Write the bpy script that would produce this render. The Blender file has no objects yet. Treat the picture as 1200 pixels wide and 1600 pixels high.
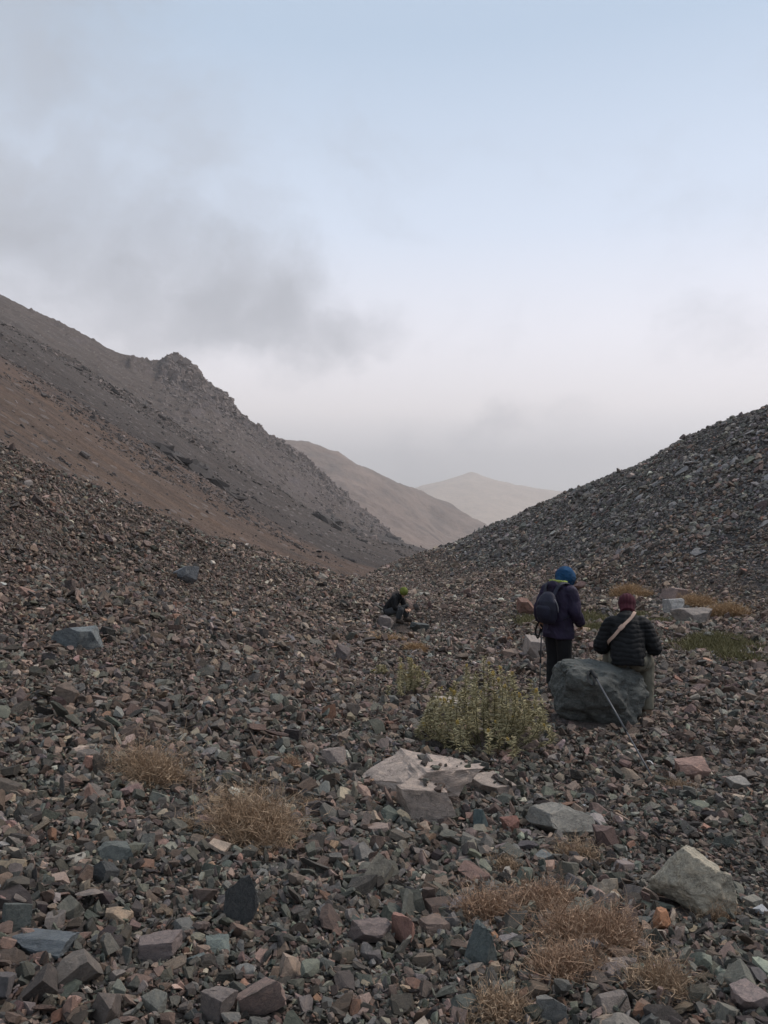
import bpy, bmesh, math, random
import numpy as np
from mathutils import Vector, Matrix, Euler
from math import radians, sin, cos, pi

SC = bpy.context.scene
COL = SC.collection

# ------------------------------------------------------------------ camera
CAMZ = 1.65
F = 1209.0                      # focal length in photograph pixels (1200 x 1600)
cam_d = bpy.data.cameras.new("camera")
cam_d.sensor_fit = 'VERTICAL'; cam_d.sensor_height = 36.0; cam_d.lens = F / 1600.0 * 36.0
cam_d.clip_start = 0.05; cam_d.clip_end = 20000
cam = bpy.data.objects.new("camera", cam_d); COL.objects.link(cam)
cam.location = (0, 0, CAMZ); cam.rotation_euler = (radians(90), 0, 0)
SC.camera = cam

# ------------------------------------------------------------------ sky
SUN_EL, SUN_AZ = 48.0, 65.0      # veiled sun, off to the right
W = bpy.data.worlds.new("World"); SC.world = W; W.use_nodes = True
nt = W.node_tree; N = nt.nodes; L = nt.links
N.clear()

def nd(tree, typ, **kw):
    n = tree.nodes.new(typ)
    for k, v in kw.items():
        if k.startswith('i_'):
            key = k[2:]
            n.inputs[int(key) if key.isdigit() else key].default_value = v
        else:
            setattr(n, k, v)
    return n

def mth(tree, op, a, b=None, c=None, clamp=False):
    n = tree.nodes.new('ShaderNodeMath'); n.operation = op; n.use_clamp = clamp
    for i, v in enumerate((a, b, c)):
        if v is None: continue
        if isinstance(v, (int, float)): n.inputs[i].default_value = v
        else: tree.links.new(v, n.inputs[i])
    return n.outputs[0]

def mixc(tree, fac, a, b, mode='MIX'):
    n = tree.nodes.new('ShaderNodeMix'); n.data_type = 'RGBA'; n.blend_type = mode; n.clamp_factor = True
    for s, v in ((n.inputs[0], fac), (n.inputs[6], a), (n.inputs[7], b)):
        if isinstance(v, (int, float)): s.default_value = v
        elif isinstance(v, tuple): s.default_value = (*v, 1)[:4]
        else: tree.links.new(v, s)
    return n.outputs[2]

def ramp(tree, fac, stops, interp='LINEAR'):
    n = tree.nodes.new('ShaderNodeValToRGB'); n.color_ramp.interpolation = interp
    el = n.color_ramp.elements
    while len(el) > 1: el.remove(el[-1])
    el[0].position = stops[0][0]; el[0].color = (*stops[0][1], 1)
    for p, c in stops[1:]:
        e = el.new(p); e.color = (*c, 1)
    tree.links.new(fac, n.inputs[0])
    return n.outputs[0]

def noise(tree, vec, scale, detail=4, rough=0.5, dist=0.0):
    n = tree.nodes.new('ShaderNodeTexNoise')
    n.inputs['Scale'].default_value = scale; n.inputs['Detail'].default_value = detail
    n.inputs['Roughness'].default_value = rough; n.inputs['Distortion'].default_value = dist
    if vec is not None: tree.links.new(vec, n.inputs['Vector'])
    return n

tc = nd(nt, 'ShaderNodeTexCoord')
gen = tc.outputs['Generated']
sky = nd(nt, 'ShaderNodeTexSky', sky_type='NISHITA', sun_disc=False, sun_elevation=radians(SUN_EL),
         sun_rotation=radians(SUN_AZ), altitude=2800, air_density=1.0, dust_density=1.5, ozone_density=1.2)
nish = nd(nt, 'ShaderNodeVectorMath', operation='SCALE'); nish.inputs['Scale'].default_value = 0.11
L.new(sky.outputs[0], nish.inputs[0])
sep = nd(nt, 'ShaderNodeSeparateXYZ'); L.new(gen, sep.inputs[0])
el = sep.outputs['Z']
# thin high veil that whitens the evening sky, greyer and pinker towards the horizon
veil = ramp(nt, mth(nt, 'MULTIPLY_ADD', el, 0.5, 0.5), [
    (0.46, (0.40, 0.385, 0.405)), (0.53, (0.53, 0.495, 0.495)), (0.565, (0.70, 0.635, 0.612)), (0.61, (0.65, 0.63, 0.655)),
    (0.67, (0.475, 0.525, 0.605)), (0.76, (0.31, 0.385, 0.475)), (0.86, (0.30, 0.365, 0.44)), (1.0, (0.30, 0.36, 0.43))])
base = mixc(nt, 0.86, nish.outputs[0], veil)
# cloud layer
def lobe(u, v, rad, ex=1.0):
    d = Vector(((u - 600) / F, 1, (800 - v) / F)).normalized()
    s = nd(nt, 'ShaderNodeVectorMath', operation='SUBTRACT'); L.new(warp, s.inputs[0]); s.inputs[1].default_value = d
    m = nd(nt, 'ShaderNodeVectorMath', operation='MULTIPLY'); L.new(s.outputs[0], m.inputs[0]); m.inputs[1].default_value = (1 / (rad * ex), 1 / (rad * ex), 1 / rad)
    ln = nd(nt, 'ShaderNodeVectorMath', operation='LENGTH'); L.new(m.outputs[0], ln.inputs[0])
    return mth(nt, 'SUBTRACT', 1.0, ln.outputs['Value'], clamp=True)
wn = noise(nt, gen, 3.6, 7, 0.60)
ws = nd(nt, 'ShaderNodeVectorMath', operation='SUBTRACT'); L.new(wn.outputs['Color'], ws.inputs[0]); ws.inputs[1].default_value = (.5, .5, .5)
wm = nd(nt, 'ShaderNodeVectorMath', operation='SCALE'); L.new(ws.outputs[0], wm.inputs[0]); wm.inputs['Scale'].default_value = 0.26
wa = nd(nt, 'ShaderNodeVectorMath', operation='ADD'); L.new(gen, wa.inputs[0]); L.new(wm.outputs[0], wa.inputs[1])
warp = wa.outputs[0]
cl = None
for u, v, r, ex, k in [(-150, 300, .24, 1.3, 1.15), (30, 370, .19, 1.5, 1.15), (180, 420, .17, 1.4, 1.1), (320, 460, .16, 1.3, 1.1), (430, 495, .13, 1.3, 1.1), (530, 525, .085, 1.3, .85),
                       (70, 110, .36, 1.0, .78), (240, 280, .22, .9, .62), (545, 580, .05, 1.0, .6), (660, 550, .04, 1.2, .45), (765, 665, .045, 2.0, .6), (920, 662, .05, 2.4, .3)]:
    q = mth(nt, 'MULTIPLY', lobe(u, v, r, ex), k)
    cl = q if cl is None else mth(nt, 'MAXIMUM', cl, q)
fmap = nd(nt, 'ShaderNodeMapping'); L.new(warp, fmap.inputs['Vector']); fmap.inputs['Rotation'].default_value = (0, radians(-35), 0); fmap.inputs['Scale'].default_value = (.7, 1, 1.5)
fine = noise(nt, fmap.outputs[0], 5.0, 9, 0.60)
wide = noise(nt, warp, 1.6, 4, 0.5)
# scattered thin cloud all over the sky dome
gen_cl = mth(nt, 'MULTIPLY', mth(nt, 'SUBTRACT', wide.outputs['Fac'], 0.54, clamp=True), 1.6)
cl = mth(nt, 'MAXIMUM', cl, gen_cl)
clm = mth(nt, 'MULTIPLY_ADD', mth(nt, 'SUBTRACT', fine.outputs['Fac'], 0.5), 1.7, mth(nt, 'MULTIPLY', cl, 1.05))
cf = nd(nt, 'ShaderNodeMapRange', interpolation_type='SMOOTHSTEP'); L.new(clm, cf.inputs[0])
cf.inputs[1].default_value = 0.08; cf.inputs[2].default_value = 1.15; cf.inputs[4].default_value = 0.86
cloudcol = mixc(nt, mth(nt, 'MULTIPLY_ADD', mth(nt, 'SUBTRACT', fine.outputs['Fac'], .5), 1.6, .5, clamp=True), (0.20, 0.215, 0.245), (0.285, 0.30, 0.335))
skyc = mixc(nt, cf.outputs[0], base, cloudcol)
bg = nd(nt, 'ShaderNodeBackground'); L.new(skyc, bg.inputs[0]); bg.inputs[1].default_value = 1.0
wo = nd(nt, 'ShaderNodeOutputWorld'); L.new(bg.outputs[0], wo.inputs[0])

sun_d = bpy.data.lights.new("sun", 'SUN'); sun_d.energy = 1.5; sun_d.angle = radians(16); sun_d.color = (1, .9, .82)
sun = bpy.data.objects.new("sun", sun_d); COL.objects.link(sun)
a = radians(SUN_AZ); e = radians(SUN_EL)
sv = Vector((sin(a) * cos(e), cos(a) * cos(e), sin(e)))
sun.rotation_euler = (-sv).to_track_quat('-Z', 'Y').to_euler()

SC.view_settings.view_transform = 'Standard'; SC.view_settings.look = 'None'
SC.view_settings.gamma = 1.0; SC.view_settings.use_curve_mapping = False
SC.view_settings.exposure = 0.86
SC.render.engine = 'CYCLES'
SC.cycles.use_denoising = True
SC.cycles.max_bounces = 5; SC.cycles.diffuse_bounces = 3; SC.cycles.volume_bounces = 0
SC.cycles.use_adaptive_sampling = True

# ------------------------------------------------------------------ helpers
RNG = np.random.default_rng(7)

def _hash(ix, iy, iz, seed):
    h = (ix.astype(np.int64) * 374761393 + iy.astype(np.int64) * 668265263 + iz.astype(np.int64) * 2147483647 + seed * 1274126177) & 0xffffffff
    h = ((h ^ (h >> 13)) * 1274126177) & 0xffffffff
    h = ((h ^ (h >> 16)) * 2246822519) & 0xffffffff
    return ((h ^ (h >> 15)) & 0xffffff) / float(0xffffff)

def vnoise(x, y, z=None, seed=0):
    x = np.asarray(x, float); y = np.asarray(y, float)
    z = np.zeros_like(x) if z is None else np.asarray(z, float)
    ix, iy, iz = np.floor(x), np.floor(y), np.floor(z)
    fx, fy, fz = x - ix, y - iy, z - iz
    fx, fy, fz = [f * f * f * (f * (f * 6 - 15) + 10) for f in (fx, fy, fz)]
    r = 0
    for dx in (0, 1):
        for dy in (0, 1):
            for dz in (0, 1):
                w = (fx if dx else 1 - fx) * (fy if dy else 1 - fy) * (fz if dz else 1 - fz)
                r = r + w * _hash(ix + dx, iy + dy, iz + dz, seed)
    return r * 2 - 1

def fbm(x, y, z=None, oct=4, seed=0, gain=.5):
    r = 0; a = 1.0; s = 0; f = 1.0
    for o in range(oct):
        r = r + a * vnoise(x * f, y * f, None if z is None else z * f, seed + o * 17); s += a
        a *= gain; f *= 2.03
    return r / s

def ridged(x, y, z=None, oct=4, seed=0, gain=.5):
    r = 0; a = 1.0; s = 0; f = 1.0
    for o in range(oct):
        r = r + a * (1 - 2 * np.abs(vnoise(x * f, y * f, None if z is None else z * f, seed + o * 17))); s += a
        a *= gain; f *= 2.03
    return r / s

def ray(u, v, D):
    return ((u - 600) / F * D, D, CAMZ + (800 - v) / F * D)

class TPS:
    def __init__(self, P, lam=0.0, unit=1.0):
        P = np.array(P, float); self.c = P[:, :2] / unit; self.u = unit
        n = len(P); K = self._k(self.c[:, None, :] - self.c[None, :, :]) + lam * np.eye(n)
        A = np.zeros((n + 3, n + 3)); A[:n, :n] = K
        A[:n, n] = 1; A[:n, n + 1:] = self.c; A[n, :n] = 1; A[n + 1:, :n] = self.c.T
        b = np.zeros(n + 3); b[:n] = P[:, 2]
        self.w = np.linalg.solve(A, b)
    def _k(self, d):
        r2 = (d ** 2).sum(-1); return np.where(r2 > 1e-12, .5 * r2 * np.log(np.maximum(r2, 1e-12)), 0)
    def __call__(self, x, y):
        x = np.asarray(x, float); sh = x.shape; q = np.stack([x.ravel(), np.asarray(y, float).ravel()], -1) / self.u
        out = np.empty(len(q)); n = len(self.c)
        for i in range(0, len(q), 40000):
            qq = q[i:i + 40000]
            out[i:i + 40000] = self._k(qq[:, None, :] - self.c[None]) @ self.w[:n] + self.w[n] + qq @ self.w[n + 1:]
        return out.reshape(sh)

def smooth(e0, e1, x):
    t = np.clip((x - e0) / (e1 - e0), 0, 1); return t * t * (3 - 2 * t)

def mesh_np(name, V, Fq):
    me = bpy.data.meshes.new(name)
    V = np.asarray(V, np.float32); Fq = np.asarray(Fq, np.int32)
    k = Fq.shape[1]
    me.vertices.add(len(V)); me.vertices.foreach_set('co', V.ravel())
    me.loops.add(Fq.size); me.loops.foreach_set('vertex_index', Fq.ravel())
    me.polygons.add(len(Fq)); me.polygons.foreach_set('loop_start', np.arange(0, Fq.size, k, dtype=np.int32))
    me.update(calc_edges=True)
    return me

def link(name, data, mat=None, parent=None, loc=None):
    o = bpy.data.objects.new(name, data); COL.objects.link(o)
    if mat is not None and data is not None and len(data.materials) == 0: data.materials.append(mat)
    if parent is not None: o.parent = parent
    if loc is not None: o.location = loc
    return o

def tag(o, label=None, cat=None, group=None, kind=None):
    if label: o['label'] = label
    if cat: o['category'] = cat
    if group: o['group'] = group
    if kind: o['kind'] = kind
    return o

def grid_mesh(name, th, Ds, hfun):
    T, D = np.meshgrid(th, Ds, indexing='ij')
    X = np.tan(T) * D if np.max(np.abs(th)) < 1.4 else np.sin(T) * D
    Y = D if np.max(np.abs(th)) < 1.4 else np.cos(T) * D
    Z = hfun(X, Y)
    n, m = X.shape
    i, j = np.meshgrid(np.arange(n - 1), np.arange(m - 1), indexing='ij')
    a = (i * m + j).ravel()
    Fq = np.stack([a, a + m, a + m + 1, a + 1], -1)[:, ::1]
    me = mesh_np(name, np.stack([X, Y, Z], -1).reshape(-1, 3), Fq)
    me.polygons.foreach_set('use_smooth', np.ones(len(Fq), bool))
    return me

def new_mat(name):
    m = bpy.data.materials.new(name); m.use_nodes = True
    t = m.node_tree; b = t.nodes['Principled BSDF']; b.inputs['Roughness'].default_value = .9
    b.inputs['Specular IOR Level'].default_value = .3
    return m, t, b

def bump(t, b, h, strength=.4, dist=.02):
    n = t.nodes.new('ShaderNodeBump'); n.inputs['Strength'].default_value = strength; n.inputs['Distance'].default_value = dist
    t.links.new(h, n.inputs['Height']); t.links.new(n.outputs[0], b.inputs['Normal'])

# ------------------------------------------------------------------ terrain heights
near_px = [  # (u, v, distance) of points on the near ground
    (600,1600,2.45),(600,1400,3.5),(600,1200,5.6),(600,1100,8.3),(600,1050,11),(622,980,20),(600,920,38),(600,887,60),
    (0,1600,2.25),(0,1400,3.0),(0,1200,4.5),(0,1000,7.6),(0,900,10),(0,800,14),(0,702,21),
    (300,1400,3.3),(300,1200,5.0),(300,1000,9.3),(300,900,18),(300,841,34),(150,900,14),(150,770,27),(230,808,31),(375,868,39),(430,893,43),(450,908,45),(540,903,50),
    (1027,1228,6.1),(930,1130,7.8),(870,1085,9.9),(1200,1600,2.5),(1200,1400,3.75),(1200,1200,6.5),(1200,1050,11),(1000,1050,11),(1200,950,19.5),(800,950,23),
    (1200,925,24),(1000,915,28),(850,905,35),(700,892,50),(640,880,66),
    (1200,800,28.5),(1000,820,33.5),(850,850,43),(1200,655,35),(1090,690,39),(1000,730,43),(900,775,49),(800,812,56),(730,846,61),(1200,722,31.5),(1000,777,37.5),(850,822,47)]
near_P = [ray(*p) for p in near_px] + [
    (0,0,.02),(-1,0,.06),(1,0,0),(0,-6,.5),(-6,-4,1.6),(6,-4,.3),(-4,0,.7),(4,0,-.05),
    (19.5,47,5.6),(15,58,3.4),(9,75,-1.2),(30,34,10.2),(40,48,10.5),(24,50,6.2),(24,20,5.5),(16,8,.2),(22,8,2.0),(32,5,6),(28,70,6),(45,20,15),
    (-14,32,2.2),(-20,16,8.2),(-30,22,13),(-26,40,3),(-15,46,-4),(-9,58,-8),(-4,66,-7.5),(1,78,-7.5),(5,92,-9),(-14,70,-13),(0,110,-16),(12,110,-7),(-30,70,-10),(-12,4,3.2),(-30,0,12)]
near_tps = TPS(near_P, lam=1e-3, unit=10.0)

def h_near(x, y):
    x = np.asarray(x, float); y = np.asarray(y, float)
    D = np.hypot(x, y)
    z = near_tps(x, y)
    amp = np.clip(D / 12.0, .25, 1.5)
    z = z + amp * .16 * fbm(x * .35, y * .35, oct=3, seed=3) + .035 * np.clip(D / 5, .6, 2) * fbm(x * 1.7, y * 1.7, oct=3, seed=9)
    return z

K0 = -13.0
def pl(u, v):                      # distance at which a ray meets the left hillside's plane
    dx, dz = (u - 600) / F, (800 - v) / F
    return (K0 - CAMZ) / (.62 * dx + dz)
sky_line = [(-330,380,620),(-150,415,600),(0,458,570),(60,487,566),(130,520,562),(200,553,565),(246,568,570),(258,554,575),(276,551,577),(300,575,582),(320,592,590),(340,611,600),(360,631,606),(380,650,612),(400,669,620),(425,680,630),(450,696,640),(480,716,655),(510,742,670),(540,770,690),(575,800,710),(610,832,735),(645,858,760)]
sky_adj = [10.0, 12.5, 8.4, 7.2, 10.3, 15.0, 12.0, 14.0, 14.0, 15.0, 8.5, 12.0, 5.6, 12.3, 18.0, 13.0, 5.8, 14.6, 14.9, 10.7, 3.5, 9.7, 8.0]
mid_P = [ray(u, v + a, D) for (u, v, D), a in zip(sky_line, sky_adj)]
for u, v in [(0,690),(0,600),(0,520),(100,650),(100,560),(200,700),(200,620),(300,735),(400,800),(500,860),(560,880),(450,905),(400,745),(500,815),(590,858),(-200,600),(-200,800)]:
    mid_P.append(ray(u, v, pl(u, v)))
mid_P += [ray(620,872,480), ray(300,668,470), ray(360,690,480), ray(420,735,500), ray(480,785,510), ray(540,835,520)]
for q, (u, v, D) in enumerate(sky_line):      # front of the crest, and the ground falling away behind it
    if q >= 14 and q % 2 == 0:
        mid_P.append(ray(u, v + 26, D * .88))
    if q % 2 == 0:
        mid_P.append(ray(u - 6, v + (18 if q >= 12 else 10), D * 1.10)); mid_P.append(ray(u - 10, v + (80 if q >= 12 else 60), D * 1.4))
mid_P += [(70, 300, -16), (60, 150, -10), (60, 80, -6), ray(720, 885, 600), ray(720, 890, 900), ray(800, 890, 700), ray(660, 885, 950), ray(690, 880, 420), (30, 110, -9), (40, 480, -27)]
mid_tps = TPS(mid_P, lam=1e-5, unit=100.0)
crag_xy = np.array([ray(*p)[:2] for p in sky_line[7:]])

def dist_poly(x, y, P):
    d = np.full(np.shape(x), 1e9)
    for a, b in zip(P[:-1], P[1:]):
        ab = b - a; t = np.clip(((x - a[0]) * ab[0] + (y - a[1]) * ab[1]) / (ab @ ab), 0, 1)
        d = np.minimum(d, np.hypot(x - a[0] - t * ab[0], y - a[1] - t * ab[1]))
    return d

def h_mid(x, y):
    x = np.asarray(x, float); y = np.asarray(y, float)
    z = mid_tps(x, y)
    dc = dist_poly(x, y, crag_xy)
    wob = 16 * fbm(x / 30, y / 30, oct=3, seed=33)
    crag = (1 - smooth(14, 62, dc + wob)) * smooth(-215, -150, x) * (1 - smooth(-60, 5, x) * .6)
    crag2 = (1 - smooth(60, 150, dc + 2 * wob)) * (1 - crag) * smooth(-.1, .35, fbm(x / 22, y / 40, oct=3, seed=71))
    # vertical ribs and blocky steps
    rib = ridged(x / 22, y / 30, oct=5, seed=41, gain=.6)
    blk = np.floor(3.0 * fbm(x / 11 + rib * .5, y / 14, oct=3, seed=43) + .5) / 3
    rib2 = ridged(x / 7, y / 9, oct=4, seed=45, gain=.6)
    z = z + crag * (9.5 * rib + 6.0 * blk + 3.0 * rib2 - 2.5) + crag2 * (4.0 * rib + 3.0 * blk + 1.5 * rib2)
    scale = np.clip(y / 300, .12, 1.3)
    z = z + scale * (2.2 * fbm(x / 60, y / 28, oct=4, seed=51) + 1.5 * ridged(x / 40, y / 8 + .6 * fbm(x / 25, y / 25, oct=2, seed=55), oct=3, seed=52) + .35 * fbm(x / 3, y / 3, oct=3, seed=53))
    return z

r2_px = [(300,655,1250),(380,676,1250),(450,687,1270),(490,693,1290),(530,708,1310),(546,717,1320),(600,744,1380),(650,764,1450),(700,789,1520),(735,819,1560),(760,840,1580),
         (560,760,1120),(600,800,1050),(650,836,1000),(700,852,1120),(500,740,1120),(450,730,1100),(680,815,1300),(620,770,1260),(400,720,1050),(640,800,1200)]
r2_px = [(u, v, D * 1.3) for u, v, D in r2_px]
r2_P = [ray(*p) for p in r2_px]
for u, v, D in r2_px[:11:2]:
    x, y, z = ray(u, v, D); r2_P.append((x * 1.3 - 60, y * 1.3, z * .5 - 80))
r2_P += [ray(640, 905, 900), ray(720, 905, 900), ray(560, 880, 850), (390, 1430, -70), (390, 1950, -80), (195, 1170, -100)]
r2_tps = TPS(r2_P, lam=1e-4, unit=300.0)
def h_r2(x, y):
    z = r2_tps(x, y)
    return z + 9 * ridged(x / 130, y / 60, oct=5, seed=61) + 6 * fbm(x / 40, y / 40, oct=4, seed=62) - 5

r3_px = [(420,810,2500),(560,790,2600),(655,763,2650),(700,752,2750),(722,744,2780),(738,739,2790),(752,744,2790),(790,752,2820),(865,766,2900),(950,772,2950),(1100,760,3000),(1300,740,3100),
         (640,830,2000),(700,840,1950),(760,830,2050),(700,795,2300),(745,790,2350),(800,800,2300),(900,830,2300),(1100,850,2300)]
r3_px = [(u, v, D * 1.9) for u, v, D in r3_px]
r3_P = [ray(*p) for p in r3_px]
for u, v, D in r3_px[:12:2]:
    x, y, z = ray(u, v, D); r3_P.append((x * 1.4, y * 1.4, z - 450))
r3_tps = TPS(r3_P, lam=1e-4, unit=1100.0)
def h_r3(x, y):
    z = r3_tps(x, y)
    return z + 26 * ridged(x / 480, y / 380, oct=5, seed=81) + 8 * fbm(x / 110, y / 110, oct=4, seed=82) - 9

# ------------------------------------------------------------------ terrain materials
def ground_mat():
    m, t, b = new_mat('scree_fines')
    geo = nd(t, 'ShaderNodeNewGeometry'); p = geo.outputs['Position']
    att = nd(t, 'ShaderNodeAttribute', attribute_name='hill')
    n1 = noise(t, p, 9, 8, .7); n2 = noise(t, p, .6, 4, .6)
    vo = nd(t, 'ShaderNodeTexVoronoi', feature='F1'); vo.inputs['Scale'].default_value = 28; t.links.new(p, vo.inputs['Vector'])
    c = mixc(t, n1.outputs['Fac'], (.030, .024, .021), (.105, .080, .068))
    c = mixc(t, mth(t, 'MULTIPLY', n2.outputs['Fac'], .6), c, (.10, .075, .062))
    c = mixc(t, .8, c, ramp(t, vo.outputs['Distance'], [(0, (.62, .62, .62)), (.6, (.38, .38, .38))]), 'OVERLAY')
    c = mixc(t, mth(t, 'MULTIPLY', att.outputs['Fac'], .75), c, (.055, .054, .056))
    t.links.new(c, b.inputs['Base Color'])
    hgt = mth(t, 'ADD', n1.outputs['Fac'], vo.outputs['Distance'])
    bump(t, b, hgt, .8, .04)
    return m

def slope_mat():
    m, t, b = new_mat('gravel_slope')
    geo = nd(t, 'ShaderNodeNewGeometry'); p = geo.outputs['Position']
    s = nd(t, 'ShaderNodeSeparateXYZ'); t.links.new(p, s.inputs[0])
    mp = nd(t, 'ShaderNodeMapping'); t.links.new(p, mp.inputs['Vector']); mp.inputs['Scale'].default_value = (.012, .13, .012)
    st = noise(t, mp.outputs[0], 1.0, 6, .62, .6)           # streaks down the fall line
    mp2 = nd(t, 'ShaderNodeMapping'); t.links.new(p, mp2.inputs['Vector']); mp2.inputs['Scale'].default_value = (.04, .5, .04)
    st2 = noise(t, mp2.outputs[0], 1.0, 5, .65, .4)
    big = noise(t, p, .018, 4, .55)
    yw = mth(t, 'ADD', s.outputs['Y'], mth(t, 'MULTIPLY', mth(t, 'SUBTRACT', st.outputs['Fac'], .5), 95))
    yw = mth(t, 'ADD', yw, mth(t, 'MULTIPLY', mth(t, 'SUBTRACT', big.outputs['Fac'], .5), 70))
    brown, rust, dark, grey, mauve = (.155, .104, .077), (.195, .125, .085), (.078, .059, .049), (.102, .077, .063), (.115, .086, .071)
    f = mth(t, 'MULTIPLY', yw, 1 / 700.0)
    c = ramp(t, f, [(.06, brown), (.13, rust), (.185, (.165, .105, .076)), (.215, dark), (.262, dark), (.30, (.105, .083, .072)), (.36, dark), (.42, grey), (.50, (.098, .084, .078)), (.62, grey), (.8, mauve), (1.0, mauve)])
    c = mixc(t, mth(t, 'MULTIPLY_ADD', mth(t, 'SUBTRACT', st2.outputs['Fac'], .5), 3.4, .4, clamp=True), c, mixc(t, .7, c, (.062, .054, .050)))
    # bare rock where the surface is steep
    nz = nd(t, 'ShaderNodeSeparateXYZ'); t.links.new(geo.outputs['Normal'], nz.inputs[0])
    steep = nd(t, 'ShaderNodeMapRange'); t.links.new(nz.outputs['Z'], steep.inputs[0]); steep.inputs[1].default_value = .78; steep.inputs[2].default_value = .55
    rn = noise(t, p, .25, 7, .7)
    rock = ramp(t, rn.outputs['Fac'], [(.3, (.055, .048, .048)), (.55, (.125, .102, .098)), (.75, (.20, .165, .155))])
    c = mixc(t, steep.outputs[0], c, rock)
    # pale loose boulders
    vo = nd(t, 'ShaderNodeTexVoronoi', feature='F1'); vo.inputs['Scale'].default_value = .55; t.links.new(p, vo.inputs['Vector'])
    vs = nd(t, 'ShaderNodeSeparateColor'); t.links.new(vo.outputs['Color'], vs.inputs[0])
    spot = mth(t, 'MULTIPLY', mth(t, 'LESS_THAN', vo.outputs['Distance'], .33), mth(t, 'GREATER_THAN', vs.outputs[0], .75))
    c = mixc(t, mth(t, 'MULTIPLY', spot, .55), c, (.24, .21, .19))
    gr = noise(t, p, 1.3, 8, .75)
    c = mixc(t, .8, c, ramp(t, gr.outputs['Fac'], [(.3, (.3, .3, .3)), (.7, (.72, .72, .72))]), 'OVERLAY')
    t.links.new(c, b.inputs['Base Color'])
    bump(t, b, mth(t, 'ADD', gr.outputs['Fac'], mth(t, 'MULTIPLY', rn.outputs['Fac'], 2)), .9, 1.2)
    return m

def far_mat(name, c1, c2, c3, sc):
    m, t, b = new_mat(name)
    geo = nd(t, 'ShaderNodeNewGeometry'); p = geo.outputs['Position']
    n1 = noise(t, p, sc, 8, .65, .5)
    c = ramp(t, n1.outputs['Fac'], [(.3, c1), (.5, c2), (.7, c3)])
    n2 = noise(t, p, sc * 8, 6, .7)
    c = mixc(t, .7, c, ramp(t, n2.outputs['Fac'], [(.3, (.35, .35, .35)), (.7, (.65, .65, .65))]), 'OVERLAY')
    t.links.new(c, b.inputs['Base Color'])
    bump(t, b, n2.outputs['Fac'], .8, 6)
    return m

M_GROUND = ground_mat(); M_SLOPE = slope_mat()
M_R2 = far_mat('ridge_rock', (.10, .078, .068), (.19, .138, .112), (.25, .18, .145), .012)
M_R3 = far_mat('far_sandy_rock', (.36, .27, .195), (.45, .34, .25), (.52, .40, .30), .004)

# ------------------------------------------------------------------ terrain meshes
th = np.concatenate([np.linspace(-pi, -1.0, 50)[:-1], np.linspace(-1.0, -.6, 50)[:-1], np.linspace(-.6, .6, 420), np.linspace(.6, 1.0, 50)[1:], np.linspace(1.0, pi, 50)[1:]])
Ds = np.concatenate([[0.02], np.geomspace(.3, 1.6, 18)[:-1], np.geomspace(1.6, 120, 380)])
g_me = grid_mesh('ground', th, Ds, h_near)
co = np.empty(len(g_me.vertices) * 3, np.float32); g_me.vertices.foreach_get('co', co); co = co.reshape(-1, 3)
foot_line = np.array([ray(*p)[:2] for p in [(1700,925,18),(1200,922,24),(1000,908,28),(850,900,35),(700,890,50),(640,866,66),(600,860,90)]])
def hill_mask(x, y):
    # 1 on the right-hand scree hill, 0 on the valley floor
    o = np.argsort(foot_line[:, 1]); xf = np.interp(y, foot_line[o, 1], foot_line[o, 0])
    return smooth(-.5, 2.5, x - xf + 1.2 * fbm(x * .3, y * .3, oct=3, seed=5))
at = g_me.attributes.new('hill', 'FLOAT', 'POINT'); at.data.foreach_set('value', hill_mask(co[:, 0], co[:, 1]).astype(np.float32))
GROUND = tag(link('ground', g_me, M_GROUND), kind='structure')

thm = np.arctan(np.linspace(-.95, .16, 520))
mid_D = np.concatenate([np.geomspace(48, 330, 260)[:-1], np.linspace(330, 720, 300)[:-1], np.geomspace(720, 1150, 70)])
HILLSIDE = tag(link('hillside', grid_mesh('hillside', thm, mid_D, h_mid), M_SLOPE), kind='structure')
RIDGE = tag(link('mountain_ridge', grid_mesh('mountain_ridge', np.arctan(np.linspace(-.45, .28, 330)), np.geomspace(780, 2700, 230), h_r2), M_R2), kind='structure')
PEAK = tag(link('mountain', grid_mesh('mountain', np.arctan(np.linspace(-.7, .9, 420)), np.geomspace(3400, 8000, 170), h_r3), M_R3), kind='structure')

def hit(u, v):
    """where the photograph's ray meets the near ground"""
    D = np.geomspace(1.5, 90, 1500); X = (u - 600) / F * D; Z = CAMZ + (800 - v) / F * D
    H = h_near(X, D); k = int(np.argmax(Z < H))
    d = D[k]
    return float((u - 600) / F * d), float(d), float(H[k])


# ------------------------------------------------------------------ stones
def ico(sub):
    bm = bmesh.new(); bmesh.ops.create_icosphere(bm, subdivisions=sub, radius=1.0)
    V = np.array([v.co for v in bm.verts]); Fc = np.array([[v.index for v in f.verts] for f in bm.faces]); bm.free()
    return V / np.linalg.norm(V, axis=1)[:, None], Fc
ICO = {k: ico(k) for k in (3, 4, 5, 6)}

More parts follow.
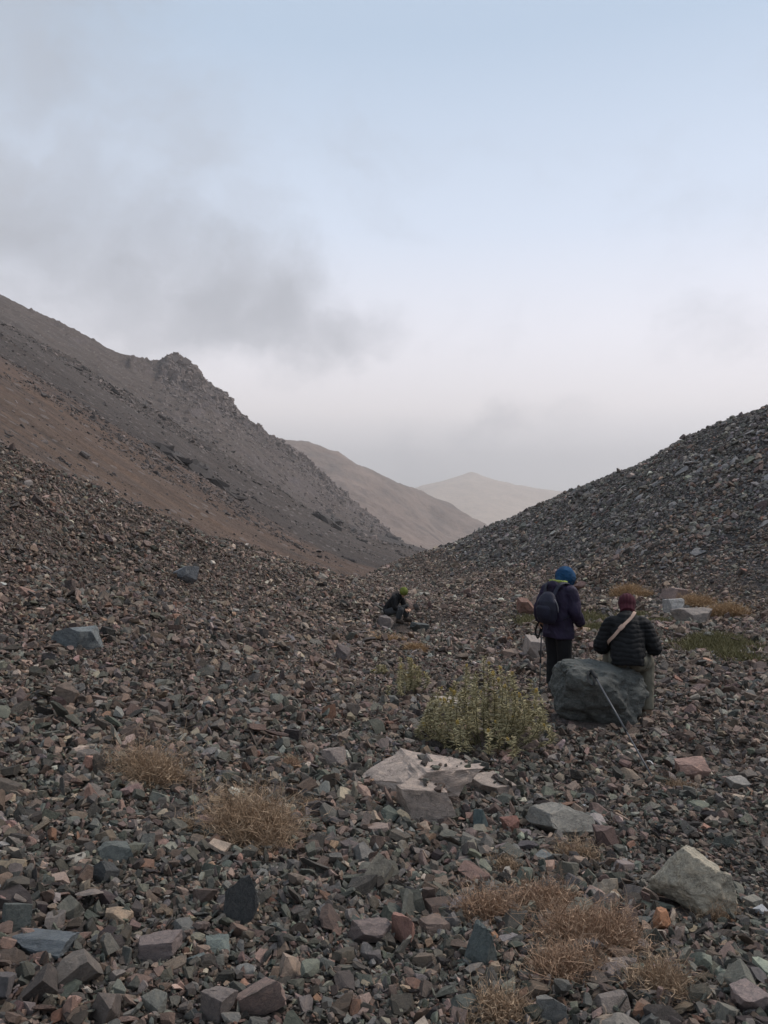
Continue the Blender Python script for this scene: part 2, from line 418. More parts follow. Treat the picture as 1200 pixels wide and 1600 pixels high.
def rock_shape(seed, sub=3, planes=13, p=34, rough=.03, dims=(1, .8, .55), cut=.35, nz=2.2, boxy=.5, chips=0.0):
    """angular stone: rounded intersection of half-spaces, roughened; unit half-size before dims"""
    r = np.random.default_rng(seed); V, Fc = ICO[sub]
    n = r.normal(size=(planes, 3)); n /= np.linalg.norm(n, axis=1)[:, None]
    h = r.uniform(1 - cut, 1.0, planes)
    ax = np.concatenate([np.eye(3), -np.eye(3)]) + r.normal(size=(6, 3)) * .22
    ax /= np.linalg.norm(ax, axis=1)[:, None]
    n = np.concatenate([n, ax]); h = np.concatenate([h, r.uniform(1 - cut * boxy * 1.4, 1.0, 6)])
    d = np.clip(V @ n.T, 0, None) / h
    rad = (d ** p).sum(1) ** (-1 / p)
    if chips:                                          # broken ledges and steps
        q = V * 1.6
        rad = rad * (1 - chips * np.clip(np.floor(2.5 * fbm(q[:, 0] * 1.3 + seed, q[:, 1] * 1.3, q[:, 2] * 2.2, oct=2, seed=seed) + .5) / 2.5, -1, 1))
    P = V * rad[:, None]
    k = fbm(P[:, 0] * nz + seed * 3.1, P[:, 1] * nz, P[:, 2] * nz, oct=4, seed=seed, gain=.6)
    P = P * (1 + rough * 2 * k)[:, None]
    P = P / np.abs(P).max(0)
    return P * np.array(dims), Fc

def rock_mesh(name, **kw):
    P, Fc = rock_shape(**kw); return mesh_np(name, P, Fc)

def poly_rock(name, seed, dims, planes=9, cut=.5, bev=.035, detail=0, rough=.0):
    """broken stone: a block cut by random planes, edges a little worn"""
    r = np.random.default_rng(seed)
    bm = bmesh.new(); bmesh.ops.create_cube(bm, size=2.0)
    bmesh.ops.rotate(bm, verts=bm.verts, matrix=Euler((r.uniform(-.25, .25), r.uniform(-.25, .25), r.uniform(0, 3))).to_matrix())
    for _ in range(planes):
        n = r.normal(size=3); n /= np.linalg.norm(n); h = r.uniform(1.02 - cut, 1.02)
        g = bmesh.ops.bisect_plane(bm, geom=bm.verts[:] + bm.edges[:] + bm.faces[:], plane_co=Vector(n * h), plane_no=Vector(n), clear_outer=True)
        ed = [q for q in g['geom_cut'] if isinstance(q, bmesh.types.BMEdge)]
        if ed: bmesh.ops.contextual_create(bm, geom=ed)
    bmesh.ops.remove_doubles(bm, verts=bm.verts, dist=.06)
    bmesh.ops.dissolve_degenerate(bm, edges=bm.edges, dist=.03)
    hull = bmesh.ops.convex_hull(bm, input=bm.verts)
    bmesh.ops.delete(bm, geom=list({q for q in hull['geom_interior'] + hull['geom_unused'] if isinstance(q, bmesh.types.BMVert)}), context='VERTS')
    bmesh.ops.dissolve_limit(bm, angle_limit=.09, verts=bm.verts, edges=bm.edges)
    bmesh.ops.bevel(bm, geom=bm.edges[:], offset=bev * r.uniform(.6, 1.4), segments=1, affect='EDGES', clamp_overlap=True)
    bmesh.ops.triangulate(bm, faces=bm.faces)
    if detail: bmesh.ops.subdivide_edges(bm, edges=bm.edges, cuts=detail, use_grid_fill=True)
    bmesh.ops.recalc_face_normals(bm, faces=bm.faces)
    me = bpy.data.meshes.new(name); bm.to_mesh(me); bm.free()
    P = np.empty(len(me.vertices) * 3); me.vertices.foreach_get('co', P); P = P.reshape(-1, 3)
    P -= (P.max(0) + P.min(0)) / 2
    if rough:
        P = P * (1 + rough * fbm(P[:, 0] * 2.2 + seed, P[:, 1] * 2.2, P[:, 2] * 2.2, oct=4, seed=seed, gain=.6))[:, None]
        if detail: P = P * (1 + rough * .55 * ridged(P[:, 0] * 5 + seed, P[:, 1] * 5, P[:, 2] * 5, oct=3, seed=seed + 5, gain=.6))[:, None]
    P = P / np.abs(P).max(0) * np.array(dims)
    me.vertices.foreach_set('co', P.astype(np.float32).ravel())
    me.shade_flat(); me.update()
    return me

def stone_mat(name, src, k=1.0, bs=.5):
    m, t, b = new_mat(name)
    if src == 'inst':
        a = nd(t, 'ShaderNodeAttribute', attribute_name='col', attribute_type='INSTANCER'); colr = a.outputs['Color']
    else:
        a = nd(t, 'ShaderNodeObjectInfo'); colr = a.outputs['Color']
    oi = nd(t, 'ShaderNodeObjectInfo')
    tcn = nd(t, 'ShaderNodeTexCoord')
    off = nd(t, 'ShaderNodeVectorMath', operation='ADD'); t.links.new(tcn.outputs['Object'], off.inputs[0])
    sc_ = nd(t, 'ShaderNodeVectorMath', operation='SCALE'); t.links.new(colr, sc_.inputs[0]); sc_.inputs['Scale'].default_value = 57.0
    t.links.new(sc_.outputs[0], off.inputs[1])
    v = off.outputs[0]
    n1 = noise(t, v, 1.6 * k, 6, .62, .8); n2 = noise(t, v, 9 * k, 8, .75)
    c = mixc(t, 1.0, colr, ramp(t, n1.outputs['Fac'], [(.28, (.62, .63, .64)), (.5, (1, 1, 1)), (.72, (1.35, 1.28, 1.2))]), 'MULTIPLY')
    c = mixc(t, 1.0, c, ramp(t, n2.outputs['Fac'], [(.3, (.7, .7, .7)), (.7, (1.3, 1.3, 1.3))]), 'MULTIPLY')
    # dust settled on upward faces, and pale lichen-like blotches
    n3 = noise(t, v, 3.1 * k, 5, .6)
    c = mixc(t, mth(t, 'MULTIPLY', mth(t, 'SUBTRACT', n3.outputs['Fac'], .56, clamp=True), 2.2, clamp=True), c, mixc(t, .5, c, (.23, .19, .165)))
    if k > 1.5:        # big rocks: cracks and stained patches
        wv = nd(t, 'ShaderNodeVectorMath', operation='ADD'); t.links.new(v, wv.inputs[0]); t.links.new(n1.outputs['Color'], wv.inputs[1])
        vo = nd(t, 'ShaderNodeTexVoronoi', feature='DISTANCE_TO_EDGE'); vo.inputs['Scale'].default_value = 1.1; t.links.new(wv.outputs[0], vo.inputs['Vector'])
        crk = nd(t, 'ShaderNodeMapRange'); t.links.new(vo.outputs['Distance'], crk.inputs[0]); crk.inputs[1].default_value = .0; crk.inputs[2].default_value = .018
        c = mixc(t, mth(t, 'MULTIPLY', mth(t, 'SUBTRACT', 1.0, crk.outputs[0]), .7), c, (.03, .027, .025))
        n4 = noise(t, v, 1.1, 6, .7, 1.5)
        c = mixc(t, mth(t, 'MULTIPLY', mth(t, 'SUBTRACT', n4.outputs['Fac'], .54, clamp=True), 4.0, clamp=True), c, mixc(t, .65, c, (.05, .055, .045)))
    t.links.new(c, b.inputs['Base Color'])
    b.inputs['Roughness'].default_value = .82
    bump(t, b, mth(t, 'ADD', n2.outputs['Fac'], n1.outputs['Fac']), bs, .06)
    return m
M_STONE_I = stone_mat('loose_stone', 'inst'); M_STONE = stone_mat('single_stone', 'obj')

NP_ = 40
protos = []
pr = np.random.default_rng(11)
for i in range(NP_):
    flat = i >= 24                                     # last 16 are platy slabs
    dims = (1, pr.uniform(.6, .95), pr.uniform(.16, .30) if flat else pr.uniform(.42, .8))
    me = poly_rock('stone_shape', 100 + i, dims, planes=int(pr.integers(5, 11)), rough=.04)
    me.materials.append(M_STONE_I)
    protos.append(bpy.data.objects.new('stone_shape', me))   # never linked: shapes for the scree only

PAL = {
 'green': ((.098, .101, .093), (.080, .084, .079), (.130, .134, .122)),
 'dark':  ((.068, .060, .056), (.086, .076, .070), (.054, .050, .048)),
 'brown': ((.138, .106, .093), (.165, .128, .111), (.112, .084, .073)),
 'tan':   ((.225, .180, .155), (.265, .215, .185), (.19, .148, .130)),
 'rust':  ((.20, .122, .092), (.165, .10, .08), (.235, .155, .12)),
 'grey':  ((.142, .135, .130), (.115, .110, .108), (.172, .163, .157)),
 'slate': ((.122, .120, .124), (.096, .095, .099), (.160, .157, .160)),
 'pale':  ((.30, .27, .24), (.25, .225, .20), (.34, .305, .27)),
}
KEYS = list(PAL)
def stone_colours(x, y, rng):
    D = np.hypot(x, y); h = hill_mask(x, y)
    lat = x / np.maximum(D, .1)
    near = 1 - smooth(4.0, 9.0, D)
    back = smooth(10, 26, D) * (1 - h)
    left = smooth(.0, -.30, lat)
    W_ = np.stack([.08 + .34 * near + .05 * h,                    # green
                   .17 + .12 * left + .05 * near + .02*h,         # dark
                   .44 + .13 * left - .22 * near - .36 * h,       # brown
                   .095 + .30 * back * (1 - left) - .09 * h,       # tan
                   (.020 + .010 * near) + 0 * D,                                  # rust
                   .12 + .18 * h,                                 # grey
                   .02 + .75 * h,                                 # slate
                   .022 + .07 * back * (1 - left) + .0 * h], -1)
    # the reddish fan at the foot of the right hill
    fan = h * (1 - smooth(2, 7, np.abs(y - 27))) * smooth(-.3, .3, fbm(x * .2, y * .2, oct=3, seed=90) + .2)
    W_[:, 2] += fan * 1.1; W_[:, 3] += fan * .15
    W_ = np.clip(W_, .005, None); W_ /= W_.sum(1)[:, None]
    k = (rng.random(len(x))[:, None] > np.cumsum(W_, 1)).sum(1).clip(0, len(KEYS) - 1)
    sub_ = rng.integers(0, 3, len(x))
    pal = np.array([PAL[q] for q in KEYS]) * np.array([1.10, 1.03, .93])
    c = pal[k, sub_] * np.exp(rng.normal(0, .30, len(x)))[:, None] * (1 + rng.normal(0, .04, (len(x), 3)))
    return np.clip(c, .02, .5)

def gn_scatter(name, P, rot, scl, col, pick, protos):
    me = bpy.data.meshes.new(name); me.vertices.add(len(P)); me.vertices.foreach_set('co', P.astype(np.float32).ravel())
    for an, ty, key, arr in (('rot', 'FLOAT_VECTOR', 'vector', rot), ('scl', 'FLOAT_VECTOR', 'vector', scl), ('col', 'FLOAT_VECTOR', 'vector', col), ('pick', 'INT', 'value', pick)):
        at_ = me.attributes.new(an, ty, 'POINT'); at_.data.foreach_set(key, np.asarray(arr, np.int32 if ty == 'INT' else np.float32).ravel())
    o = link(name, me)
    g = bpy.data.node_groups.new(name, 'GeometryNodeTree')
    g.interface.new_socket('Geometry', in_out='INPUT', socket_type='NodeSocketGeometry')
    g.interface.new_socket('Geometry', in_out='OUTPUT', socket_type='NodeSocketGeometry')
    gi = g.nodes.new('NodeGroupInput'); go = g.nodes.new('NodeGroupOutput')
    iop = g.nodes.new('GeometryNodeInstanceOnPoints'); jn = g.nodes.new('GeometryNodeJoinGeometry')
    for ob in protos:
        oi = g.nodes.new('GeometryNodeObjectInfo'); oi.inputs['Object'].default_value = ob; oi.inputs['As Instance'].default_value = False
        gt = g.nodes.new('GeometryNodeGeometryToInstance'); g.links.new(oi.outputs['Geometry'], gt.inputs[0]); g.links.new(gt.outputs[0], jn.inputs[0])
    def na(n, ty):
        q = g.nodes.new('GeometryNodeInputNamedAttribute'); q.data_type = ty; q.inputs['Name'].default_value = n
        return q.outputs['Attribute']
    e2r = g.nodes.new('FunctionNodeEulerToRotation'); g.links.new(na('rot', 'FLOAT_VECTOR'), e2r.inputs[0])
    g.links.new(gi.outputs[0], iop.inputs['Points']); g.links.new(jn.outputs[0], iop.inputs['Instance'])
    iop.inputs['Pick Instance'].default_value = True
    g.links.new(na('pick', 'INT'), iop.inputs['Instance Index']); g.links.new(e2r.outputs[0], iop.inputs['Rotation']); g.links.new(na('scl', 'FLOAT_VECTOR'), iop.inputs['Scale'])
    g.links.new(iop.outputs[0], go.inputs[0])
    md = o.modifiers.new('scatter', 'NODES'); md.node_group = g
    return o

def slope_rot(x, y, yaw, tilt, rng):
    """euler angles: lie on the slope, random yaw, some tilt"""
    e_ = .15 + .02 * np.hypot(x, y)
    gx = (near_tps(x + e_, y) - near_tps(x - e_, y)) / (2 * e_); gy = (near_tps(x, y + e_) - near_tps(x, y - e_)) / (2 * e_)
    rx = np.arctan(gy) + rng.normal(0, 1, len(x)) * tilt; ry = -np.arctan(gx) + rng.normal(0, 1, len(x)) * tilt
    # R = Rtilt(world) * Rz(yaw)
    cx, sx, cy, sy, cz, sz = np.cos(rx), np.sin(rx), np.cos(ry), np.sin(ry), np.cos(yaw), np.sin(yaw)
    Z0 = np.zeros_like(cx); O1 = np.ones_like(cx)
    Rx = np.stack([O1, Z0, Z0, Z0, cx, -sx, Z0, sx, cx], -1).reshape(-1, 3, 3)
    Ry = np.stack([cy, Z0, sy, Z0, O1, Z0, -sy, Z0, cy], -1).reshape(-1, 3, 3)
    Rz = np.stack([cz, -sz, Z0, sz, cz, Z0, Z0, Z0, O1], -1).reshape(-1, 3, 3)
    R = Rx @ Ry @ Rz
    return np.stack([np.arctan2(R[:, 2, 1], R[:, 2, 2]), -np.arcsin(np.clip(R[:, 2, 0], -1, 1)), np.arctan2(R[:, 1, 0], R[:, 0, 0])], -1)

KEEP_OUT = []       # (x, y, r): footprints of big rocks that small stones must not fill

def scree(n_per, seed):
    rng = np.random.default_rng(seed)
    n = int(n_per * 165)
    lo, hi = math.log(1.3), math.log(82)
    D = np.exp(rng.uniform(lo, hi, n)); lat = rng.uniform(-.62, .62, n)
    keep = rng.random(n) < (D / 82) ** .72
    D, lat = D[keep], lat[keep]
    x, y = lat * D, D
    h = hill_mask(x, y)
    # drop what lies far down behind the crests
    z0 = near_tps(x, y)
    vis = ~((D > 66) & (h < .3)) & ~((x < -4) & (D > 58)) & ~((x < -10 - .0 * D) & (D > 48))
    x, y, z0, h, D = x[vis], y[vis], z0[vis], h[vis], D[vis]
    n = len(x)
    patch = fbm(x * .5, y * .5, oct=3, seed=77) + .6 * fbm(x * .12, y * .12, oct=2, seed=78)
    size = .0096 * (np.maximum(D, 2.0) / 3) ** .34 * np.exp(rng.normal(0, .45, n) + .45 * patch)
    big = rng.random(n) < np.where(h > .5, .015, .030)
    size = np.where(big, size * rng.uniform(1.6, 2.4, n), size)
    size = np.where(h > .5, size * (1.0 + .45 * rng.random(n)), size)
    size = np.minimum(size, .045 + .0030 * D)
    size *= 1.45
    flatp = .24 + .62 * h
    flat = rng.random(n) < flatp
    pick = np.where(flat, rng.integers(24, 40, n), rng.integers(0, 24, n))
    scl = size[:, None] * np.exp(rng.normal(0, .16, (n, 3)))
    z = h_near(x, y) + size * np.where(flat, .10, .22) + rng.uniform(0, 1, n) * np.where(big, .15, .95) * size
    rot = slope_rot(x, y, rng.uniform(0, 2 * pi, n), np.where(flat, .26, .70), rng)
    ok = np.ones(n, bool)
    for kx, ky, kr in KEEP_OUT: ok &= np.hypot(x - kx, y - ky) > kr
    col = stone_colours(x, y, rng)
    return [q[ok] for q in (np.stack([x, y, z], -1), rot, scl, col, pick)]

# ------------------------------------------------------------------ single rocks
M_BOULDER = stone_mat('boulder_rock', 'obj', 2.6, .5)

def place_rock(name, box, colour, label=None, seed=1, dr=.8, style='poly', mat=None, yaw=None, tilt=(0, 0), bury=.14, cat='rock', parent=None, planes=8, cut=.42, bev=.03, hmul=1.0, keep=.36, group=None, **kw):
    u0, v0, u1, v1 = box
    uc = (u0 + u1) / 2
    x, D, z = hit(uc, v1)
    w = (u1 - u0) / F * D * (1 + .12 * dr * 0); dep = dr * w
    pit = math.atan((.5 * (v0 + v1) - 800) / F)
    vis = (v1 - v0) / F * D * math.cos(pit)
    h = max((vis - dep * math.sin(pit)) / math.cos(pit), .35 * vis) * hmul * 1.15
    D2 = D + dep * .42
    x = (uc - 600) / F * D2
    w *= D2 / D
    half = np.array([w / 2, dep / 2, h * (1 + bury) / 2])
    if style == 'poly':
        me = poly_rock(name, seed, (1, 1, 1), planes=planes, cut=cut, bev=bev, detail=5, rough=kw.get('rough', .09))
        me.set_sharp_from_angle(angle=radians(24)) if hasattr(me, 'set_sharp_from_angle') else None
    else:
        me = rock_mesh(name, seed=seed, sub=6, planes=planes, p=kw.get('p', 26), rough=kw.get('rough', .05), dims=(1, 1, 1), cut=cut, nz=kw.get('nz', 2.4), chips=kw.get('chips', .05))
        me.set_sharp_from_angle(angle=radians(32))
    if kw.get('shape') is not None:
        P = np.empty(len(me.vertices) * 3); me.vertices.foreach_get('co', P); P = kw['shape'](P.reshape(-1, 3)); me.vertices.foreach_set('co', P.astype(np.float32).ravel()); me.update()
    me.materials.clear()
    o = link(name, me, mat or M_STONE, parent)
    zg = float(h_near(np.array([x]), np.array([D2]))[0])
    zb = min(z, zg)
    o.scale = half; o.location = (x, D2, zb - h * bury + half[2])
    o.rotation_euler = (tilt[0], tilt[1], 0 if yaw is None else yaw)
    o.color = (*colour, 1)
    if label: tag(o, label, cat, group)
    if keep: KEEP_OUT.append((x, D2, keep * w))
    return o

def cone(P, top=.35, cx=0.0, cy=0.0):
    t = (P[:, 2:3] + 1) / 2; s = 1 - (1 - top) * np.clip(t, 0, 1)
    return np.concatenate([P[:, :1] * s + cx * t, P[:, 1:2] * s + cy * t, P[:, 2:3]], 1)
def wedge(P, k=.5, a=0):            # top drops towards +x (k>0)
    Q = P.copy(); up = np.clip(P[:, 2] + 1, 0, 2) / 2; Q[:, 2] -= up * k * P[:, a]; return Q

C_GG = (.115, .124, .116); C_DK = (.075, .076, .074); C_TAN = (.36, .285, .24); C_GREY = (.24, .225, .205); C_BR = (.19, .135, .115); C_PINK = (.29, .20, .165); C_OR = (.40, .20, .11)
BOULDER = place_rock('boulder', (843, 1036, 1014, 1136), (.104, .108, .099), 'large dark green-grey boulder that the hiker in the maroon hat sits on', seed=34, dr=.72, hmul=1.3, style='ico', mat=M_BOULDER, planes=14, cut=.24, p=14, rough=.11, chips=.05, nz=2.4, bury=.06, cat='boulder',
                     shape=lambda P: wedge(np.concatenate([P[:, :2] * (1 - .24 * np.clip(-P[:, 2:3], 0, 1)), np.where(P[:, 2:3] > .5, .5 + (P[:, 2:3] - .5) * .35, P[:, 2:3]) * 1.35 + .0], 1), .20), keep=.42)
place_rock('boulder', (1008, 1294, 1164, 1438), (.42, .37, .285), 'large pale greenish-beige boulder, broad and lumpy, beside the bright orange stone', seed=8, dr=.8, hmul=1.12, style='ico', mat=M_BOULDER, planes=7, cut=.34, p=30, rough=.065, chips=.04, cat='boulder', shape=lambda P: cone(P, .5, -.12, .2), keep=.4)
place_rock('bedrock_slab', (552, 1166, 760, 1258), (.43, .345, .29), 'broad pale pinkish slab, widest one half buried in gravel below the yellow-green bush', seed=21, dr=.70, hmul=1.25, mat=M_BOULDER, planes=4, cut=.28, bev=.02, tilt=(.10, .03), cat='rock slab', keep=.33, shape=lambda P: wedge(P, .10), rough=.17)
place_rock('bedrock_slab', (604, 1212, 718, 1287), (.38, .305, .255), 'pale wedge-shaped slab with a dark left face poking out in front of the broad pale slab', seed=25, dr=.6, hmul=1.1, mat=M_BOULDER, planes=4, cut=.3, bev=.02, yaw=-.55, tilt=(.05, .12), cat='rock slab', keep=.3, shape=lambda P: wedge(P, .25), rough=.15)
place_rock('bedrock_slab', (735, 1188, 803, 1246), (.35, .285, .24), 'narrow pale slab tailing off to the side of the broad pale slab', seed=29, dr=.9, hmul=.6, mat=M_BOULDER, planes=4, cut=.3, yaw=.6, tilt=(.1, .22), cat='rock slab', keep=.2, bury=.6)
place_rock('rock', (824, 1242, 928, 1312), (.25, .235, .205), 'grey-beige rock with a lit flat top and shadowed underside, above small dry tufts', seed=41, dr=.75, mat=M_BOULDER, planes=6, cut=.4, tilt=(.12, .10), shape=lambda P: wedge(P, .2))
place_rock('rock', (1054, 1182, 1112, 1220), (.37, .24, .195), 'flat-faced salmon pink slab beside a small dry tuft', seed=43, dr=.5, planes=3, cut=.2, tilt=(.25, .06))
place_rock('rock', (919, 1285, 968, 1330), (.13, .088, .078), 'dark brown wedge stone leaning against the grey-beige rock', seed=44, dr=.6, planes=5, yaw=.5, shape=lambda P: wedge(P, .35))
place_rock('rock', (1013, 1416, 1050, 1456), C_OR, 'bright orange stone next to the pale greenish boulder', seed=45, dr=.8, planes=7)
place_rock('rock', (985, 1425, 1020, 1452), C_GG, 'small teal-grey stone touching the bright orange stone', seed=46, dr=.8, planes=7)
place_rock('rock', (611, 1421, 649, 1477), (.30, .17, .135), 'reddish brick-coloured upright stone among green-grey stones', seed=47, dr=.7, planes=6)
place_rock('rock', (344, 1358, 412, 1448), C_DK, 'tall dark blackish rock standing behind the pinkish grey block', seed=48, dr=.7, planes=7, shape=lambda P: cone(P, .6), mat=M_BOULDER)
place_rock('rock', (214, 1446, 286, 1508), (.20, .16, .148), 'pinkish grey block with a flat tilted top in the foreground', seed=49, dr=.8, planes=5, mat=M_BOULDER, yaw=.4)
place_rock('rock', (363, 1497, 454, 1590), (.27, .195, .165), 'long tan stone lying aslant with a ridged edge', seed=50, dr=.45, planes=5, tilt=(.2, -.55), hmul=.6, mat=M_BOULDER)
place_rock('rock', (312, 1530, 372, 1602), (.19, .16, .145), 'grey-brown squared block beside the long tan stone', seed=51, dr=.8, planes=3, cut=.25, yaw=.3, mat=M_BOULDER)
place_rock('rock', (20, 1440, 118, 1496), (.13, .145, .155), 'blue-grey speckled stone with a smooth rounded ridge', seed=52, dr=.6, planes=7, yaw=-.2, mat=M_BOULDER)
place_rock('rock', (86, 1550, 126, 1602), (.34, .215, .165), 'orange-pink stone broken to a sharp point', seed=53, dr=.7, planes=6, shape=lambda P: cone(P, .4, .3))
place_rock('rock', (318, 1456, 362, 1494), (.15, .172, .155), 'clean-edged green stone between the pinkish grey block and the dark blackish rock', seed=54, dr=.9, planes=6)
place_rock('rock', (286, 1484, 322, 1516), (.12, .135, .13), 'small teal-grey stone against the pinkish grey block', seed=55, dr=.8, planes=6)
place_rock('rock', (130, 1178, 162, 1210), (.36, .20, .15), 'orange-brown stone above the dark wedge-shaped stones', seed=56, dr=.8, planes=6)
place_rock('rock', (78, 975, 162, 1016), (.17, .185, .185), 'large flat blue-green slate slab lying on the side slope', seed=57, dr=.7, planes=4, cut=.3, tilt=(.15, .1), mat=M_BOULDER)
place_rock('rock', (268, 885, 312, 912), (.155, .16, .165), 'bluish grey rock lying alone high on the side scree', seed=58, dr=.8, planes=6)
place_rock('rock', (668, 1084, 742, 1134), (.38, .325, .275), 'cream-coloured flat rock tucked behind the yellow-green bush', seed=59, dr=.7, planes=4, cut=.3, mat=M_BOULDER, keep=.3)
place_rock('rock', (800, 1132, 848, 1172), (.27, .205, .175), 'pinkish brown triangular stone between the bush and the dark boulder', seed=60, dr=.7, planes=5, shape=lambda P: cone(P, .5))
place_rock('rock', (1050, 950, 1114, 978), (.25, .215, .19), 'brownish grey rock with a slanting top beside a green patch', seed=61, dr=.6, planes=5, mat=M_BOULDER)
place_rock('rock', (1036, 936, 1070, 962), (.36, .35, .335), 'whitish grey rock next to an orange cushion plant', seed=62, dr=.7, planes=6, mat=M_BOULDER)
place_rock('rock', (1030, 918, 1082, 940), (.25, .185, .16), 'flat-topped reddish slab propped on stones by the foot of the hill', seed=63, dr=.6, planes=3, cut=.25, tilt=(.1, 0))
place_rock('rock', (807, 936, 836, 962), (.21, .12, .092), 'rust-brown rock lying just behind the standing hiker', seed=64, dr=.8, planes=6)
place_rock('rock', (828, 930, 856, 958), (.34, .26, .215), 'pale pink rock touching the rust-brown rock', seed=65, dr=.7, planes=5)
place_rock('rock', (818, 995, 850, 1030), (.34, .285, .25), 'pale rock beside the standing hiker\'s pole', seed=66, dr=.7, planes=6)
place_rock('rock', (503, 1165, 541, 1200), (.26, .215, .19), 'two-toned stone with one pale broken side near the flat pinkish slab', seed=67, dr=.8, planes=6)
place_rock('rock', (150, 1305, 210, 1352), (.155, .165, .15), 'grey-green wedge stone with a tilted smooth face', seed=68, dr=.7, planes=5, tilt=(.2, -.2), mat=M_BOULDER)
place_rock('rock', (140, 1340, 186, 1382), C_DK, 'dark angular stone leaning under the grey-green wedge stone', seed=69, dr=.7, planes=6)
place_rock('rock', (738, 1262, 764, 1306), (.115, .15, .148), 'teal pointed stone standing on end below the pale slabs', seed=70, dr=.7, planes=5, shape=lambda P: P[:, :] * np.array([1, 1, -1]) if False else cone(P * np.array([1, 1, 1.0]), .9))
place_rock('rock', (780, 1270, 812, 1302), (.24, .125, .098), 'red-brown broken stone with a pale edge below the pale slabs', seed=71, dr=.8, planes=6)
place_rock('rock', (831, 1322, 870, 1350), (.165, .172, .165), 'flat grey stone between small dry tufts', seed=72, dr=.8, planes=4, cut=.25)
place_rock('rock', (724, 1440, 778, 1514), (.115, .13, .122), 'dark green-grey angular rock beside the dry grass tufts', seed=73, dr=.7, planes=7, mat=M_BOULDER)
place_rock('rock', (540, 1430, 612, 1480), (.21, .165, .15), 'broad pinkish brown slab next to the reddish upright stone', seed=74, dr=.5, planes=4, cut=.3, tilt=(.3, 0), mat=M_BOULDER)
place_rock('rock', (1142, 1525, 1204, 1592), (.28, .22, .20), 'pinkish stone lying in the gravel below the pale greenish boulder', seed=75, dr=.8, planes=6, mat=M_BOULDER)
place_rock('rock', (0, 1400, 52, 1462), (.12, .13, .118), 'mossy green dark rock lying against the blue-grey speckled stone', seed=76, dr=.8, planes=7, mat=M_BOULDER)
place_rock('rock', (78, 1362, 112, 1392), (.33, .245, .20), 'small tan stone resting on dark stones', seed=77, dr=.9, planes=6)
place_rock('rock', (836, 1548, 886, 1602), (.17, .165, .15), 'grey stone standing upright below the dry grass tufts', seed=78, dr=.6, planes=5)
place_rock('rock', (524, 1005, 548, 1034), (.15, .125, .118), 'dark brown upright stone alone on the open gravel', seed=79, dr=.8, planes=6)
place_rock('rock', (1009, 1188, 1022, 1199), (.70, .70, .70), 'tiny white stone near the tip of the leaning pole', seed=80, dr=.8, planes=7)
place_rock('rock', (590, 962, 616, 984), (.20, .17, .155), 'grey rock that the hiker in the yellow-green cap sits on', seed=81, dr=.9, planes=5, keep=.3)
place_rock('rock', (640, 970, 672, 990), (.085, .09, .085), 'dark mossy rock on the ground by the hiker in the yellow-green cap', seed=82, dr=.8, planes=6)
place_rock('rock', (1136, 1212, 1172, 1236), (.30, .275, .245), 'flat pale stone lying beyond the salmon pink slab', seed=83, dr=.7, planes=4)

# single stones that can be picked apart, pieces of the ground
fr = np.random.default_rng(23)
shapes = []
for i in range(26):
    me = poly_rock('stone', 500 + i, (1, fr.uniform(.6, .95), fr.uniform(.35, .75)), planes=int(fr.integers(4, 9)), detail=3, rough=.10)
    me.set_sharp_from_angle(angle=radians(24)); me.materials.append(M_STONE); shapes.append(me)
for i in range(8):
    me = poly_rock('stone', 540 + i, (1, fr.uniform(.6, .9), fr.uniform(.14, .26)), planes=int(fr.integers(4, 8)), detail=3, rough=.10)
    me.set_sharp_from_angle(angle=radians(24)); me.materials.append(M_STONE); shapes.append(me)
cnt = 0; tries = 0
while cnt < 255 and tries < 6000:
    tries += 1
    far = cnt >= 215
    if far: D = fr.uniform(24, 42); lat = fr.uniform(.12, .5)
    else: D = math.exp(fr.uniform(math.log(2.3), math.log(10))); lat = fr.uniform(-.5, .5)
    x, y = lat * D, D
    hm_ = float(hill_mask(np.array([x]), np.array([y]))[0])
    if far and hm_ < .6: continue
    r_ = (fr.uniform(.18, .40) if far else fr.uniform(.028, .058) * (D / 3) ** .12 * (1 + .5 * (fr.random() < .2)))
    if any(math.hypot(x - a, y - b) < c + r_ * .9 for a, b, c in KEEP_OUT): continue
    me = shapes[int(fr.integers(26, 34)) if (far or fr.random() < .2) else int(fr.integers(0, 26))]
    o = link('stone', me, None, GROUND)
    o.scale = r_ * np.exp(fr.normal(0, .12, 3))
    zz = float(h_near(np.array([x]), np.array([y]))[0])
    o.location = (x, y, zz + r_ * (.16 if far else .30))
    o.rotation_euler = slope_rot(np.array([x]), np.array([y]), fr.uniform(0, 6.28, 1), np.array([.15 if far else .4]), fr)[0]
    c = stone_colours(np.array([x]), np.array([y]), fr)[0]
    if far: c = np.array((.20, .19, .185)) * fr.uniform(.75, 1.25)
    o.color = (*c, 1)
    if not far: KEEP_OUT.append((x, y, r_ * .75))
    cnt += 1

